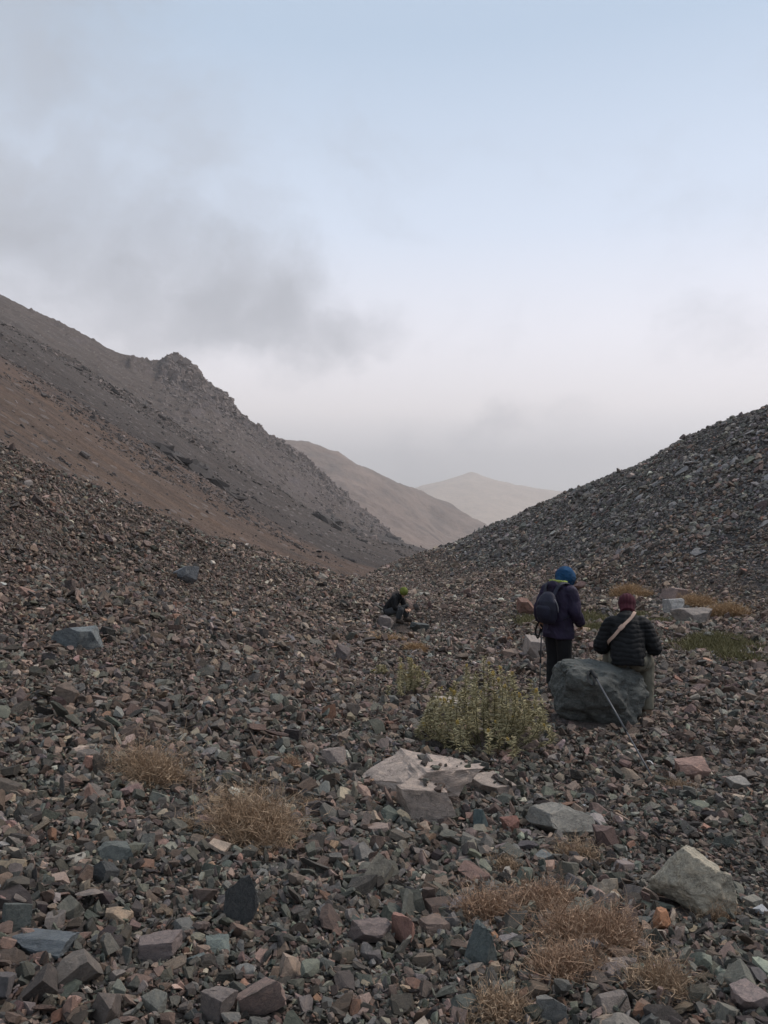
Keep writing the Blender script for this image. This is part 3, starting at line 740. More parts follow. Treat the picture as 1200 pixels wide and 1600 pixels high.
# rock outcrops breaking through the left hillside
M_OUT = stone_mat('outcrop_rock', 'obj', 3.0, .5)
_bl = {}
def block(i):
    if i in _bl: return _bl[i]
    me = protos[i].data
    P = np.empty(len(me.vertices) * 3, np.float32); me.vertices.foreach_get('co', P)
    Fc = np.empty(len(me.polygons) * 3, np.int32); me.polygons.foreach_get('vertices', Fc)
    _bl[i] = (P.reshape(-1, 3).astype(float), Fc.reshape(-1, 3)); return _bl[i]
def outcrop(u, v, wpx, hpx, label, seed, n=9, D=None, colour=(.058, .050, .047)):
    D = D or pl(u, v)
    r = np.random.default_rng(seed)
    x0 = (u - 600) / F * D
    zz = float(h_mid(np.array([x0]), np.array([D]))[0])
    w = wpx / F * D; h = hpx / F * D
    VV = []; FF = []; off = 0
    for i in range(n * 3):
        t = (i + r.uniform(.0, 1)) / (n * 3) - .5
        s = h * r.uniform(.22, .75) * (1 - abs(t) * .9)
        Q, Fc = block(int(r.integers(0, 24)))
        a = r.uniform(-1.1, .1); ca, sa = cos(a), sin(a); b = r.uniform(-.5, .5); cb, sb = cos(b), sin(b)
        P = Q * s * np.array([r.uniform(.8, 1.6), r.uniform(.5, 1.1), r.uniform(.5, 1.0)])
        P = P @ np.array([[ca, 0, sa], [0, 1, 0], [-sa, 0, ca]]) @ np.array([[cb, -sb, 0], [sb, cb, 0], [0, 0, 1]])
        px = x0 + t * w; py = D + r.uniform(-.9, .9) * h
        pz = float(h_mid(np.array([px]), np.array([py]))[0])
        VV.append(P + np.array([px, py, pz + s * .15])); FF.append(Fc + off); off += len(P)
    me = mesh_np('rock_outcrop', np.concatenate(VV), np.concatenate(FF)); me.shade_flat()
    # origin at the foot of the outcrop
    Q = np.concatenate(VV) - np.array([x0, D, zz]); me.vertices.foreach_set('co', Q.astype(np.float32).ravel()); me.update()
    o = link('rock_outcrop', me, M_OUT); o.location = (x0, D, zz); o.color = (*colour, 1)
    tag(o, label, 'outcrop')
# the crag that crowns the ridge: broken steep blocks along the skyline
cr = np.random.default_rng(17); VV, FF, off = [], [], 0
cseg = np.array([ray(*p) for p in sky_line[7:22]])
nb = 4200
t = cr.random(nb) * (len(cseg) - 1); k = np.minimum(t.astype(int), len(cseg) - 2); f = (t - k)[:, None]
p = cseg[k] * (1 - f) + cseg[k + 1] * f
dn = np.abs(cr.normal(0, 1, nb)) * np.where(cr.random(nb) < .75, 22, 70)
px, py = p[:, 0] + cr.normal(0, 5, nb) + dn * .25, p[:, 1] - dn
pz = h_mid(px, py)
sz = cr.uniform(.9, 3.0, nb) * np.where(dn < 30, 1.2, .7) * (1 - .012 * t)
for i in range(nb):
    Q, Fc = block(int(cr.integers(0, 24)))
    P = Q * sz[i] * np.array([cr.uniform(.5, 1.3), cr.uniform(.6, 1.2), cr.uniform(.8, 1.8)])
    a = cr.normal(-.35, .25); ca, sa = cos(a), sin(a); b = cr.uniform(0, 6.28); cb, sb = cos(b), sin(b)
    P = P @ np.array([[cb, -sb, 0], [sb, cb, 0], [0, 0, 1]]) @ np.array([[ca, 0, sa], [0, 1, 0], [-sa, 0, ca]])
    VV.append(P + np.array([px[i], py[i], pz[i] - sz[i] * .3])); FF.append(Fc + off); off += len(P)
c0 = cseg[0] - np.array([0, 0, 12])
me = mesh_np('crag', np.concatenate(VV) - c0, np.concatenate(FF)); me.shade_flat()
CRAG = link('crag', me, M_OUT, None, c0); CRAG.color = (.150, .122, .110, 1); tag(CRAG, 'long jagged rocky crag crowning the hillside ridge against the sky', 'crag')
outcrop(310, 738, 112, 36, 'long dark jagged outcrop breaking through the middle of the gravel hillside', 1, 16)
outcrop(512, 820, 36, 25, 'compact dark outcrop low on the hillside above the gully', 2, 7)
outcrop(568, 860, 22, 8, 'small dark outcrop at the foot of the hillside near the gully bottom', 3, 5)
outcrop(622, 832, 34, 18, 'dark rock rib at the end of the crag ridge above the gully', 4, 6, D=600)
outcrop(25, 530, 95, 26, 'dark craggy rock band on the upper hillside below the skyline', 5, 14, D=330)
outcrop(100, 706, 22, 8, 'single dark rock knob on the rust-brown gravel slope', 6, 4)
outcrop(440, 770, 26, 6, 'thin dark rock edge on the grey gravel band', 7, 5)
outcrop(170, 605, 40, 12, 'broken line of dark rocks running down from the upper hillside band', 8, 10, D=300)

# ------------------------------------------------------------------ plants
def plant_mat(name, c1, c2, c3):
    m, t, b = new_mat(name)
    a = nd(t, 'ShaderNodeAttribute', attribute_name='tint')
    t.links.new(ramp(t, a.outputs['Fac'], [(0, c1), (.5, c2), (1, c3)]), b.inputs['Base Color'])
    b.inputs['Roughness'].default_value = .8
    return m
M_DRY = plant_mat('dry_twigs', (.16, .105, .065), (.31, .212, .135), (.47, .345, .23))
M_DRYRED = plant_mat('dry_red_twigs', (.16, .095, .06), (.31, .195, .125), (.47, .33, .22))
M_CUSH = plant_mat('cushion_plant', (.16, .10, .05), (.33, .21, .11), (.43, .29, .16))
M_LEAF = plant_mat('bush_leaf', (.17, .148, .08), (.34, .295, .165), (.51, .435, .26))
M_STEM = plant_mat('bush_stem', (.09, .085, .04), (.12, .11, .05), (.15, .13, .06))
M_FLOWER = plant_mat('bush_flower', (.28, .19, .06), (.40, .28, .08), (.48, .36, .12))
M_GRASS = plant_mat('short_grass', (.085, .075, .032), (.15, .135, .06), (.23, .195, .095))

def ribbons(paths, width, tint):
    """paths (n,k,3) -> flat tapering ribbons as verts, quads, tint per vertex"""
    n, k, _ = paths.shape
    d = np.diff(paths, axis=1); d = np.concatenate([d, d[:, -1:]], 1)
    rr = RNG.normal(size=(n, 1, 3)); s = np.cross(d, rr); s /= np.linalg.norm(s, axis=2, keepdims=True) + 1e-9
    tp = np.linspace(1, .25, k)[None, :, None]
    w = np.asarray(width).reshape(-1, 1, 1) * tp / 2
    V = np.stack([paths - s * w, paths + s * w], 2).reshape(-1, 3)
    base = (np.arange(n) * k * 2)[:, None] + (np.arange(k - 1) * 2)[None]
    base = base.ravel()
    Fq = np.stack([base, base + 1, base + 3, base + 2], -1)
    T = np.repeat(np.asarray(tint).reshape(n, -1) * np.ones((n, k)), 2, axis=1).reshape(-1)
    return V, Fq, T

def ribbon_obj(name, parts, mat, parent=None, loc=None):
    VV, FF, TT, off = [], [], [], 0
    for V, Fq, T in parts:
        VV.append(V); FF.append(Fq + off); TT.append(T); off += len(V)
    me = mesh_np(name, np.concatenate(VV), np.concatenate(FF))
    at_ = me.attributes.new('tint', 'FLOAT', 'POINT'); at_.data.foreach_set('value', np.concatenate(TT).astype(np.float32))
    return link(name, me, mat, parent, loc)

def tuft(uc, v1, wpx, hpx, label, seed, mat=M_DRY, n=2600, curl=.5, flat=.55, blade=.0032, name='dry_tuft', cat='dry plant'):
    x, D, z = hit(uc, v1)
    R = wpx / F * D / 2; H = max(hpx / F * D * .82, .48 * R)
    y = D + R * flat * .8
    r = np.random.default_rng(seed)
    z = float(h_near(np.array([x]), np.array([y]))[0])
    # twigs start low in a few crowns and spread into an uneven cushion
    n = int(n * 1.5); nc = 14 + int(12 * r.random())
    cen = np.stack([r.normal(0, .46, nc) * R, r.normal(0, .46, nc) * R * flat], -1); hh = r.uniform(.35, .9, nc) * H
    k = r.integers(0, nc, n)
    th_ = r.uniform(0, 2 * pi, n); el_ = np.arcsin(r.uniform(.08, 1, n))
    dirv = np.stack([np.cos(th_) * np.cos(el_), np.sin(th_) * np.cos(el_), np.sin(el_)], -1)
    ln = hh[k] * r.uniform(.45, 1.12, n)
    b0 = np.stack([cen[k, 0] + r.normal(0, .13, n) * R, cen[k, 1] + r.normal(0, .13, n) * R * flat, np.full(n, -.01)], -1)
    gz = h_near(b0[:, 0] + x, b0[:, 1] + y) - z; b0[:, 2] += gz
    ts = np.linspace(0, 1, 5)
    P = b0[:, None] + dirv[:, None] * (ln[:, None] * ts[None])[:, :, None]
    wig = r.normal(size=(n, 5, 3)).cumsum(1) * (ln * .19 * curl * 2)[:, None, None]; wig[:, 0] = 0
    P = P + wig
    t0 = np.clip(r.normal(.42, .16, n), 0, 1)[:, None] + np.linspace(-.15, .28, 5)[None]
    n_ = n
    A = ribbons(P, blade * 1.1 * r.uniform(.6, 1.4, n), np.clip(t0, 0, 1))
    # little dry seed heads / side sprigs at the tips
    m = n // 2; q = r.integers(0, n, m); tip = P[q, r.integers(2, 5, m)]
    d2 = r.normal(size=(m, 3)); d2 /= np.linalg.norm(d2, axis=1)[:, None]; d2[:, 2] = np.abs(d2[:, 2]) * .7
    S = tip[:, None] + d2[:, None] * (np.linspace(0, 1, 3)[None] * (ln[q] * .22)[:, None])[:, :, None]
    B = ribbons(S, blade * 1.3 * np.ones(m), np.clip(r.normal(.68, .15, m), 0, 1))
    root = link(name, None, loc=(x, y, z)); tag(root, label, cat)
    tag(ribbon_obj('twigs', [A, B], mat, root), kind='stuff')
    KEEP_OUT.append((x, y, R * (.95 if name == 'cushion_plant' else .72)))
    return root
tuft(392, 1322, 140, 95, 'largest round straw-coloured tuft, alone on the gravel below the side slope', 1, n=5200)
tuft(228, 1225, 84, 75, 'brownish straw tuft spreading up the side slope above the round straw tuft', 2, n=2800)
tuft(487, 1268, 54, 24, 'small low straw tuft just beside the largest round tuft', 3, n=1100)
tuft(455, 1200, 52, 24, 'small sparse reddish tuft low on the gravel', 4, M_DRYRED, n=700)
tuft(283, 1300, 34, 34, 'thin wispy dry tuft between the two big straw tufts', 16, n=420)
tuft(760, 1440, 64, 70, 'narrow dry tuft beside the dark green-grey angular rock', 5, M_DRYRED, n=1900)
tuft(795, 1365, 40, 36, 'small straw tuft above the narrow dry tuft', 6, n=900)
tuft(862, 1428, 92, 58, 'spreading reddish straw tuft joined to the tallest dry tuft', 7, M_DRYRED, n=3200)
tuft(935, 1488, 112, 78, 'widest reddish straw tuft in the chain of dry tufts below the grey-beige rock', 8, M_DRYRED, n=5600)
tuft(878, 1530, 80, 66, 'round pale-tipped straw tuft at the lower end of the chain of dry tufts', 9, M_DRYRED, n=3000)
tuft(1045, 1560, 88, 75, 'thin faded tuft on bare dirt below the pale greenish boulder', 10, n=1500)
tuft(785, 1602, 118, 62, 'low sprawling faded tuft in the gravel beside the grey upright stone', 11, n=2000)
tuft(900, 1346, 44, 48, 'small straw tuft under the grey-beige rock', 12, n=1000)
tuft(1060, 1234, 54, 22, 'small low tuft below the salmon pink slab', 13, n=1000)
tuft(1125, 1440, 46, 36, 'sparse dark tuft against the side of the pale greenish boulder', 14, n=600)
CU = dict(curl=.25, flat=.8, name='cushion_plant', cat='cushion plant', mat=M_CUSH)
tuft(1092, 950, 46, 34, 'rounded orange cushion plant between the whitish rock and a dark stone', 20, n=3600, blade=.012, **CU)
tuft(1142, 966, 54, 34, 'wide orange cushion plant on the open gravel by the foot of the hill', 21, n=3600, blade=.012, **CU)
tuft(980, 932, 36, 26, 'tan cushion plant behind the hiker in the maroon hat', 22, n=2600, blade=.014, **CU)
tuft(1006, 935, 30, 20, 'small tan cushion plant beside the reddish flat-topped slab', 23, n=2000, blade=.014, **CU)
tuft(652, 1018, 40, 20, 'low orange cushion plant nearer the yellow-green bush', 24, n=2400, blade=.009, **CU)
tuft(606, 1006, 48, 22, 'long low orange cushion plant below the hiker in the yellow-green cap', 25, n=2400, blade=.009, **CU)
tuft(1162, 1028, 34, 12, 'flat tan cushion plant at the edge of the green patch', 26, n=700, blade=.009, **CU)

def bush(uc, v1, wpx, hpx, label, seed, n_stem, flowers):
    x, D, z = hit(uc, v1); R = wpx / F * D / 2; H = hpx / F * D
    y = D + R * .45; z = float(h_near(np.array([x]), np.array([y]))[0])
    r = np.random.default_rng(seed)
    root = link('bush', None, loc=(x, y, z)); tag(root, label, 'bush')
    leaves = []; heads = []
    for i in range(n_stem):
        az = r.uniform(0, 2 * pi); out = R * math.sqrt(r.random()) * 1.12
        hgt = H * r.uniform(.40, 1.0) * (1 - .40 * (out / R) ** 2)
        b = np.array([cos(az) * out * .38, sin(az) * out * .3, -.02]); tp = np.array([cos(az) * out, sin(az) * out * .75, hgt])
        t_ = np.linspace(0, 1, 9)[:, None]
        P = b + (tp - b) * t_ + np.array([cos(az), sin(az), 0]) * (np.sin(t_ * pi) * out * .42) + r.normal(size=(9, 3)).cumsum(0) * .006
        # stem tube
        bmx = bmesh.new(); rings = []
        for k in range(9):
            rad = .0055 * (1 - .7 * k / 8) + .001
            rings.append([bmx.verts.new(P[k] + rad * np.array([cos(q), sin(q), 0])) for q in (0, 2.09, 4.19)])
        for k in range(8):
            for q in range(3): bmx.faces.new((rings[k][q], rings[k][(q + 1) % 3], rings[k + 1][(q + 1) % 3], rings[k + 1][q]))
        me = bpy.data.meshes.new('stem'); bmx.to_mesh(me); bmx.free(); link('stem', me, M_STEM, root)
        nl = int(115 * hgt / H + 60)
        f = r.uniform(.22, 1.0, nl) ** .8; seg = np.clip((f * 8).astype(int), 0, 7); fr_ = f * 8 - seg
        p0 = P[seg] * (1 - fr_)[:, None] + P[seg + 1] * fr_[:, None]
        a2 = r.uniform(0, 2 * pi, nl); up = r.uniform(.15, .95, nl)
        dv = np.stack([np.cos(a2) * np.cos(up), np.sin(a2) * np.cos(up), np.sin(up)], -1)
        ln = r.uniform(.035, .075, nl) * (1.15 - .4 * f)
        ts = np.linspace(0, 1, 4); L_ = p0[:, None] + dv[:, None] * (ln[:, None] * ts)[:, :, None]; L_[:, :, 2] -= (ln[:, None] * .35) * ts ** 2
        tint = np.clip(.2 + .5 * f + r.normal(0, .14, nl), 0, 1)
        V, Fq, T = ribbons(L_, r.uniform(.007, .013, nl), tint)
        leaves.append((V, Fq, T))
        if r.random() < flowers:
            heads.append(P[-1])
    tag(ribbon_obj('foliage', leaves, M_LEAF, root), kind='stuff')
    for q, hd in enumerate(heads):
        me = rock_mesh('flower_head', seed=900 + q, sub=4, planes=5, p=6, rough=.34, dims=(1, 1, 1), cut=.2, nz=3.4); me.shade_flat()
        at_ = me.attributes.new('tint', 'FLOAT', 'POINT'); at_.data.foreach_set('value', np.clip(r.normal(.45, .3, len(me.vertices)), 0, 1).astype(np.float32))
        o = link('flower_head', me, M_FLOWER, root, hd); k = r.uniform(.012, .021); o.scale = (k, k, k * 1.3)
    KEEP_OUT.append((x, y, R * .25))
    return root
bush(765, 1182, 172, 160, 'large yellow-green leafy bush beside the dark boulder', 1, 84, .40)
bush(632, 1092, 62, 74, 'small sparse yellow-green bush growing alone in the gravel', 2, 16, .4)
bush(592, 1058, 26, 22, 'tiny faded plant next to the small sparse bush', 3, 6, .2)

# short grass in the damp hollow
gp = []
gr_ = np.random.default_rng(91)
for u, v, w, hgt, n in [(925, 970, 95, 14, 3600), (925, 986, 60, 12, 1800), (1120, 1012, 120, 18, 4200), (1030, 976, 60, 12, 1600), (828, 972, 60, 10, 1000), (1150, 1030, 80, 10, 500), (1000, 965, 40, 8, 500)]:
    x, D, z = hit(u, v); R = w / F * D / 2; Rd = R * 1.4
    px = x + gr_.normal(0, .42, n) * R; py = D + gr_.normal(0, .42, n) * Rd
    pz = h_near(px, py) + .02
    KEEP_OUT.append((x, D, R * .45)); n_ = n; ln = gr_.uniform(.08, .17, n); dv = gr_.normal(size=(n, 3)) * .6; dv[:, 2] = 1; dv /= np.linalg.norm(dv, axis=1)[:, None]
    P = np.stack([px, py, pz], -1)[:, None] + dv[:, None] * (ln[:, None] * np.linspace(0, 1, 3))[:, :, None]
    gp.append(ribbons(P, gr_.uniform(.012, .022, n), np.clip(gr_.normal(.5, .2, n), 0, 1)))
tag(ribbon_obj('grass', gp, M_GRASS), 'short olive green grass in patches on the damp gravel', 'grass', kind='stuff')

# ------------------------------------------------------------------ people
def cloth_mat(name, c, rough=.85, var=.35, scale=60, sheen=.0):
    m, t, b = new_mat(name)
    tcn = nd(t, 'ShaderNodeTexCoord')
    n1 = noise(t, tcn.outputs['Object'], 9, 4, .6); n2 = noise(t, tcn.outputs['Object'], scale * 4, 3, .6)
    d = tuple(q * (1 - var) for q in c); l = tuple(q * (1 + var) for q in c)
    t.links.new(ramp(t, n1.outputs['Fac'], [(.3, d), (.7, l)]), b.inputs['Base Color'])
    b.inputs['Roughness'].default_value = rough
    bump(t, b, n2.outputs['Fac'], .25, .003)
    return m
M_SKIN = cloth_mat('skin', (.42, .25, .17), .55, .1)
M_PURPLE = cloth_mat('purple_shell', (.017, .011, .030), .7)
M_BLACK = cloth_mat('black_fabric', (.007, .007, .008), .9)
M_BLUE = cloth_mat('blue_fleece', (.010, .050, .115), .95)
M_LIME = cloth_mat('lime_fleece', (.34, .40, .10), .95)
M_MAROON = cloth_mat('maroon_knit', (.058, .013, .020), .95)
M_PUFF = cloth_mat('black_down_nylon', (.0045, .0048, .0058), .8)
M_KHAKI = cloth_mat('khaki_cloth', (.135, .125, .095), .9)
M_TANSTRAP = cloth_mat('tan_strap', (.42, .285, .22), .8, .2)
M_CAP = cloth_mat('yellow_green_cap', (.13, .15, .028), .9, .45)
M_GREYCLOTH = cloth_mat('dark_grey_cloth', (.042, .045, .048), .9)
M_PACK = cloth_mat('dark_navy_nylon', (.014, .014, .028), .6)
M_BOOT = cloth_mat('boot_leather', (.05, .036, .028), .7)
M_TANBOOT = cloth_mat('tan_boot', (.16, .11, .075), .8)
M_METAL = cloth_mat('pole_metal', (.085, .086, .09), .4, .1)
M_RUBBER = cloth_mat('black_rubber', (.012, .012, .012), .7, .2)
M_ZIP = cloth_mat('grey_zip', (.22, .22, .23), .5, .1)

def v3(*a): return np.array(a, float)
def add_tube(bm, pts, radii, seg=14, flat=None, caps=True):
    """loft along pts; radii: number or (ra, rb) ellipse with ra along local side axis"""
    pts = [np.asarray(p, float) for p in pts]; rings = []
    up = np.array([0, 1.0, 0.001])
    for i, p in enumerate(pts):
        d = pts[min(i + 1, len(pts) - 1)] - pts[max(i - 1, 0)]; d /= np.linalg.norm(d) + 1e-9
        ref = up if abs(d @ up) < .9 else np.array([1.0, 0, 0])
        sx = np.cross(ref, d); sx /= np.linalg.norm(sx); sy = np.cross(d, sx)
        ra, rb = radii[i] if isinstance(radii[i], tuple) else (radii[i], radii[i])
        rings.append([bm.verts.new(p + sx * ra * cos(2 * pi * k / seg) + sy * rb * sin(2 * pi * k / seg)) for k in range(seg)])
    for a, b in zip(rings[:-1], rings[1:]):
        for k in range(seg): bm.faces.new((a[k], a[(k + 1) % seg], b[(k + 1) % seg], b[k]))
    if caps:
        bm.faces.new(rings[0][::-1]); bm.faces.new(rings[-1])

def add_ell(bm, c, r, rot=None, seg=20):
    M = Matrix.Translation(Vector(c)) @ (rot.to_4x4() if rot is not None else Matrix.Identity(4)) @ Matrix.Diagonal((*r, 1))
    bmesh.ops.create_uvsphere(bm, u_segments=seg, v_segments=seg // 2 + 2, radius=1.0, matrix=M)

def smooth_path(pts, radii, n=6):
    """Catmull-Rom through joints so that limbs bend softly"""
    P = np.array(pts, float); R = [r if isinstance(r, tuple) else (r, r) for r in radii]; R = np.array(R, float)
    out, ro = [], []
    for i in range(len(P) - 1):
        p0, p1, p2, p3 = P[max(i - 1, 0)], P[i], P[i + 1], P[min(i + 2, len(P) - 1)]
        for t in np.linspace(0, 1, n, endpoint=(i == len(P) - 2)):
            out.append(.5 * (2 * p1 + (p2 - p0) * t + (2 * p0 - 5 * p1 + 4 * p2 - p3) * t * t + (3 * p1 - p0 - 3 * p2 + p3) * t ** 3))
            ro.append(tuple(R[i] * (1 - t) + R[i + 1] * t))
    return out, ro

def limb(bm, pts, radii): add_tube(bm, *smooth_path(pts, radii))

def finish(name, bm, voxel, mat, parent, sm=4, disp=None):
    bmesh.ops.recalc_face_normals(bm, faces=bm.faces)
    me = bpy.data.meshes.new(name); bm.to_mesh(me); bm.free()
    o = bpy.data.objects.new(name + '_tmp', me); COL.objects.link(o)
    md = o.modifiers.new('r', 'REMESH'); md.mode = 'VOXEL'; md.voxel_size = voxel; md.adaptivity = 0
    if sm:
        m2 = o.modifiers.new('s', 'SMOOTH'); m2.iterations = sm; m2.factor = .5
    dg = bpy.context.evaluated_depsgraph_get(); dg.update()
    me2 = bpy.data.meshes.new_from_object(o.evaluated_get(dg)); bpy.data.objects.remove(o); me2.name = name
    n = len(me2.vertices); P = np.empty(n * 3, np.float32); me2.vertices.foreach_get('co', P); P = P.reshape(-1, 3).astype(float)
    if disp is not None:
        NN = np.empty(n * 3, np.float32); me2.vertex_normals.foreach_get('vector', NN); NN = NN.reshape(-1, 3)
        P = P + NN * disp(P)[:, None]
        me2.vertices.foreach_set('co', P.astype(np.float32).ravel()); me2.update()
    me2.shade_smooth(); me2.materials.clear()
    return link(name, me2, mat, parent)

def folds(amp=.007, s=9, seed=0):
    return lambda P: amp * (ridged(P[:, 0] * s * .8 + P[:, 2] * 3, P[:, 1] * s * .8, P[:, 2] * s * .55, oct=3, seed=seed) - .2)

def hand(bm, wrist, d, n, side, curl=.9, s=1.0):
    """palm, four curled fingers of unequal length, thumb from the side of the palm"""
    wrist, d, n = [np.asarray(q, float) for q in (wrist, d, n)]
    d /= np.linalg.norm(d); n = n - d * (n @ d); n /= np.linalg.norm(n); sx = np.cross(d, n) * side
    pc = wrist + d * .05 * s
    add_tube(bm, [wrist - d * .02, wrist + d * .02 * s, wrist + d * .06 * s, wrist + d * .09 * s], [(.024 * s, .02 * s), (.034 * s, .017 * s), (.041 * s, .016 * s), (.038 * s, .013 * s)], 10)
    for i, (o_, ln) in enumerate(((-.029, .068), (-.010, .078), (.010, .074), (.028, .060))):
        p = wrist + d * .088 * s + sx * o_ * s; a = .25; pts = [p - d * .015]
        q = p; ang = a
        for k, f in enumerate((.45, .3, .25)):
            dd = d * cos(ang) + n * sin(ang); q = q + dd * ln * f * s; pts.append(q); ang += curl * .75
        add_tube(bm, [pts[0]] + pts[1:], [.0095 * s, .009 * s, .0085 * s, .007 * s], 8)
    tb = wrist + d * .03 * s - sx * .034 * s
    add_tube(bm, [tb, tb + (d * .6 - sx * .7 + n * .3) * .03 * s, tb + (d * .95 - sx * .6 + n * .8) * .055 * s], [.012 * s, .011 * s, .008 * s], 8)

def head(bm, c, fwd, up, s=1.0):
    c, f, u = np.asarray(c, float), np.asarray(fwd, float), np.asarray(up, float)
    f /= np.linalg.norm(f); u = u - f * (u @ f); u /= np.linalg.norm(u); r = np.cross(f, u)
    R = Matrix((r, f, u)).transposed()
    add_ell(bm, c + u * .02, (.075 * s, .095 * s, .105 * s), R, 24)
    add_ell(bm, c + f * .03 - u * .05, (.058 * s, .068 * s, .068 * s), R)             # jaw
    add_ell(bm, c + f * .082 - u * .092, (.026, .02, .02), R)                          # chin
    add_tube(bm, [c + f * .088 + u * .02, c + f * .112 - u * .018, c + f * .094 - u * .032], [.009, .016, .013], 8)   # nose
    add_tube(bm, [c + f * .084 - r * .045 + u * .032, c + f * .098 + u * .03, c + f * .084 + r * .045 + u * .032], [.011, .012, .011], 8)  # brow
    add_tube(bm, [c + f * .082 - r * .022 - u * .056, c + f * .096 - u * .055, c + f * .082 + r * .022 - u * .056], [.007, .009, .007], 8)    # lips
    for k in (-1, 1):
        add_ell(bm, c + f * .078 + r * k * .031 + u * .012, (.013, .010, .009), R, 10)  # eyelids
        add_ell(bm, c + r * k * .078 - f * .008 - u * .005, (.012, .022, .032), R, 12)  # ears
    return r, f, u

def boot(parent, ankle, toe, mat, name='boot'):
    a = np.asarray(ankle, float); t = np.asarray(toe, float); t = t / np.linalg.norm(t)
    bm = bmesh.new(); g = a - v3(0, 0, .09)
    add_tube(bm, [a + v3(0, 0, .07), a + v3(0, 0, 0), a - v3(0, 0, .05)], [.052, .055, .058], 12)
    add_tube(bm, [g - t * .075 + v3(0, 0, .045), g + v3(0, 0, .05), g + t * .09 + v3(0, 0, .045), g + t * .16 + v3(0, 0, .036), g + t * .185 + v3(0, 0, .03)], [(.036, .04), (.045, .048), (.05, .042), (.046, .034), (.03, .022)], 12)
    add_tube(bm, [g - t * .085 + v3(0, 0, .012), g + t * .05 + v3(0, 0, .012), g + t * .185 + v3(0, 0, .014)], [(.04, .012), (.05, .012), (.042, .012)], 10)
    return finish(name, bm, .008, mat, parent, 2)

def person(root_loc, yaw, label, J, mats, jacket_disp, opts):
    root = link('person', None, loc=root_loc); root.rotation_euler = (0, 0, yaw); tag(root, label, 'person')
    g = lambda k: np.asarray(J[k], float)
    # --- continuous body
    bm = bmesh.new()
    sp = [g('pelvis'), g('waist'), g('chest'), g('neck')]
    limb(bm, sp, [(.14, .10), (.125, .09), (.15, .10), (.06, .06)])
    add_tube(bm, [g('neck') - v3(0, 0, .03), g('neck') + (g('head') - g('neck')) * .3, g('head')], [.056, .054, .055], 12)
    head(bm, g('head'), g('face'), g('crown'))
    for s_, k in ((-1, 'l'), (1, 'r')):
        limb(bm, [g('chest') * .55 + g(k + 'sh') * .45, g(k + 'sh'), g(k + 'el'), g(k + 'wr')], [.055, .052, .042, .028])
        limb(bm, [g(k + 'hip'), g(k + 'kn'), g(k + 'an')], [.082, .058, .042])
        ft = g(k + 'toe'); ft = ft / np.linalg.norm(ft)
        add_tube(bm, [g(k + 'an'), g(k + 'an') + ft * .06 - v3(0, 0, .045), g(k + 'an') + ft * .14 - v3(0, 0, .06)], [.04, .036, .024], 10)
        hand(bm, g(k + 'wr'), J[k + 'hd'], J[k + 'hn'], s_, opts.get('curl', .9))
    finish('body', bm, .0075, mats.get('body', M_SKIN), root, 2)
    # --- trousers
    bm = bmesh.new()
    for k in 'lr':
        pts = [g('pelvis') * .35 + g(k + 'hip') * .65 + v3(0, 0, .03), g(k + 'hip'), g(k + 'hip') * .45 + g(k + 'kn') * .55, g(k + 'kn'), g(k + 'kn') * .45 + g(k + 'an') * .55, g(k + 'an') + v3(0, 0, .03)]
        limb(bm, pts, [.105, .112, .102, .090, .082, .074])
    if opts.get('sit'): limb(bm, [g('pelvis') + v3(0, -.03, -.045), g('pelvis') + v3(0, -.02, .03), g('waist')], [(.175, .135), (.172, .13), (.15, .11)])
    else: limb(bm, [g('pelvis') + v3(0, 0, -.05), g('pelvis'), g('waist')], [(.165, .12), (.16, .12), (.145, .11)])
    finish('trousers', bm, .010, mats['trousers'], root, 4, folds(.008, 10, 3))
    for k in 'lr': boot(root, J[k + 'an'], J[k + 'toe'], mats['boots'])
    # --- jacket
    bm = bmesh.new()
    limb(bm, J['jacket'][0], J['jacket'][1])
    for s_, k in ((-1, 'l'), (1, 'r')):
        a_, b_, c_ = opts.get('arm', (.078, .068, .050))
        limb(bm, [g('chest') * .45 + g(k + 'sh') * .55, g(k + 'sh'), g(k + 'sh') * .45 + g(k + 'el') * .55, g(k + 'el'), g(k + 'el') * .5 + g(k + 'wr') * .5, g(k + 'wr')], [a_ * 1.15, a_ * 1.05, a_, b_, b_ * .9, c_])
    # collar
    limb(bm, [g('neck') - v3(0, 0, .06), g('neck') + (g('head') - g('neck')) * .42], [.095, .078])
    if 'extra' in opts: opts['extra'](bm)
    finish('jacket', bm, .009, mats['jacket'], root, 4, jacket_disp)
    return root

def hat(root, name, c, fwd, up, r, mat, ext=None, voxel=.007, disp=None):
    c, f, u = np.asarray(c, float), np.asarray(fwd, float), np.asarray(up, float)
    f /= np.linalg.norm(f); u = u - f * (u @ f); u /= np.linalg.norm(u); rr = np.cross(f, u)
    R = Matrix((rr, f, u)).transposed(); bm = bmesh.new()
    add_ell(bm, c + u * .035 - f * .008, r, R, 24)
    if ext: ext(bm, c, rr, f, u, R)
    return finish(name, bm, voxel, mat, root, 3, disp)

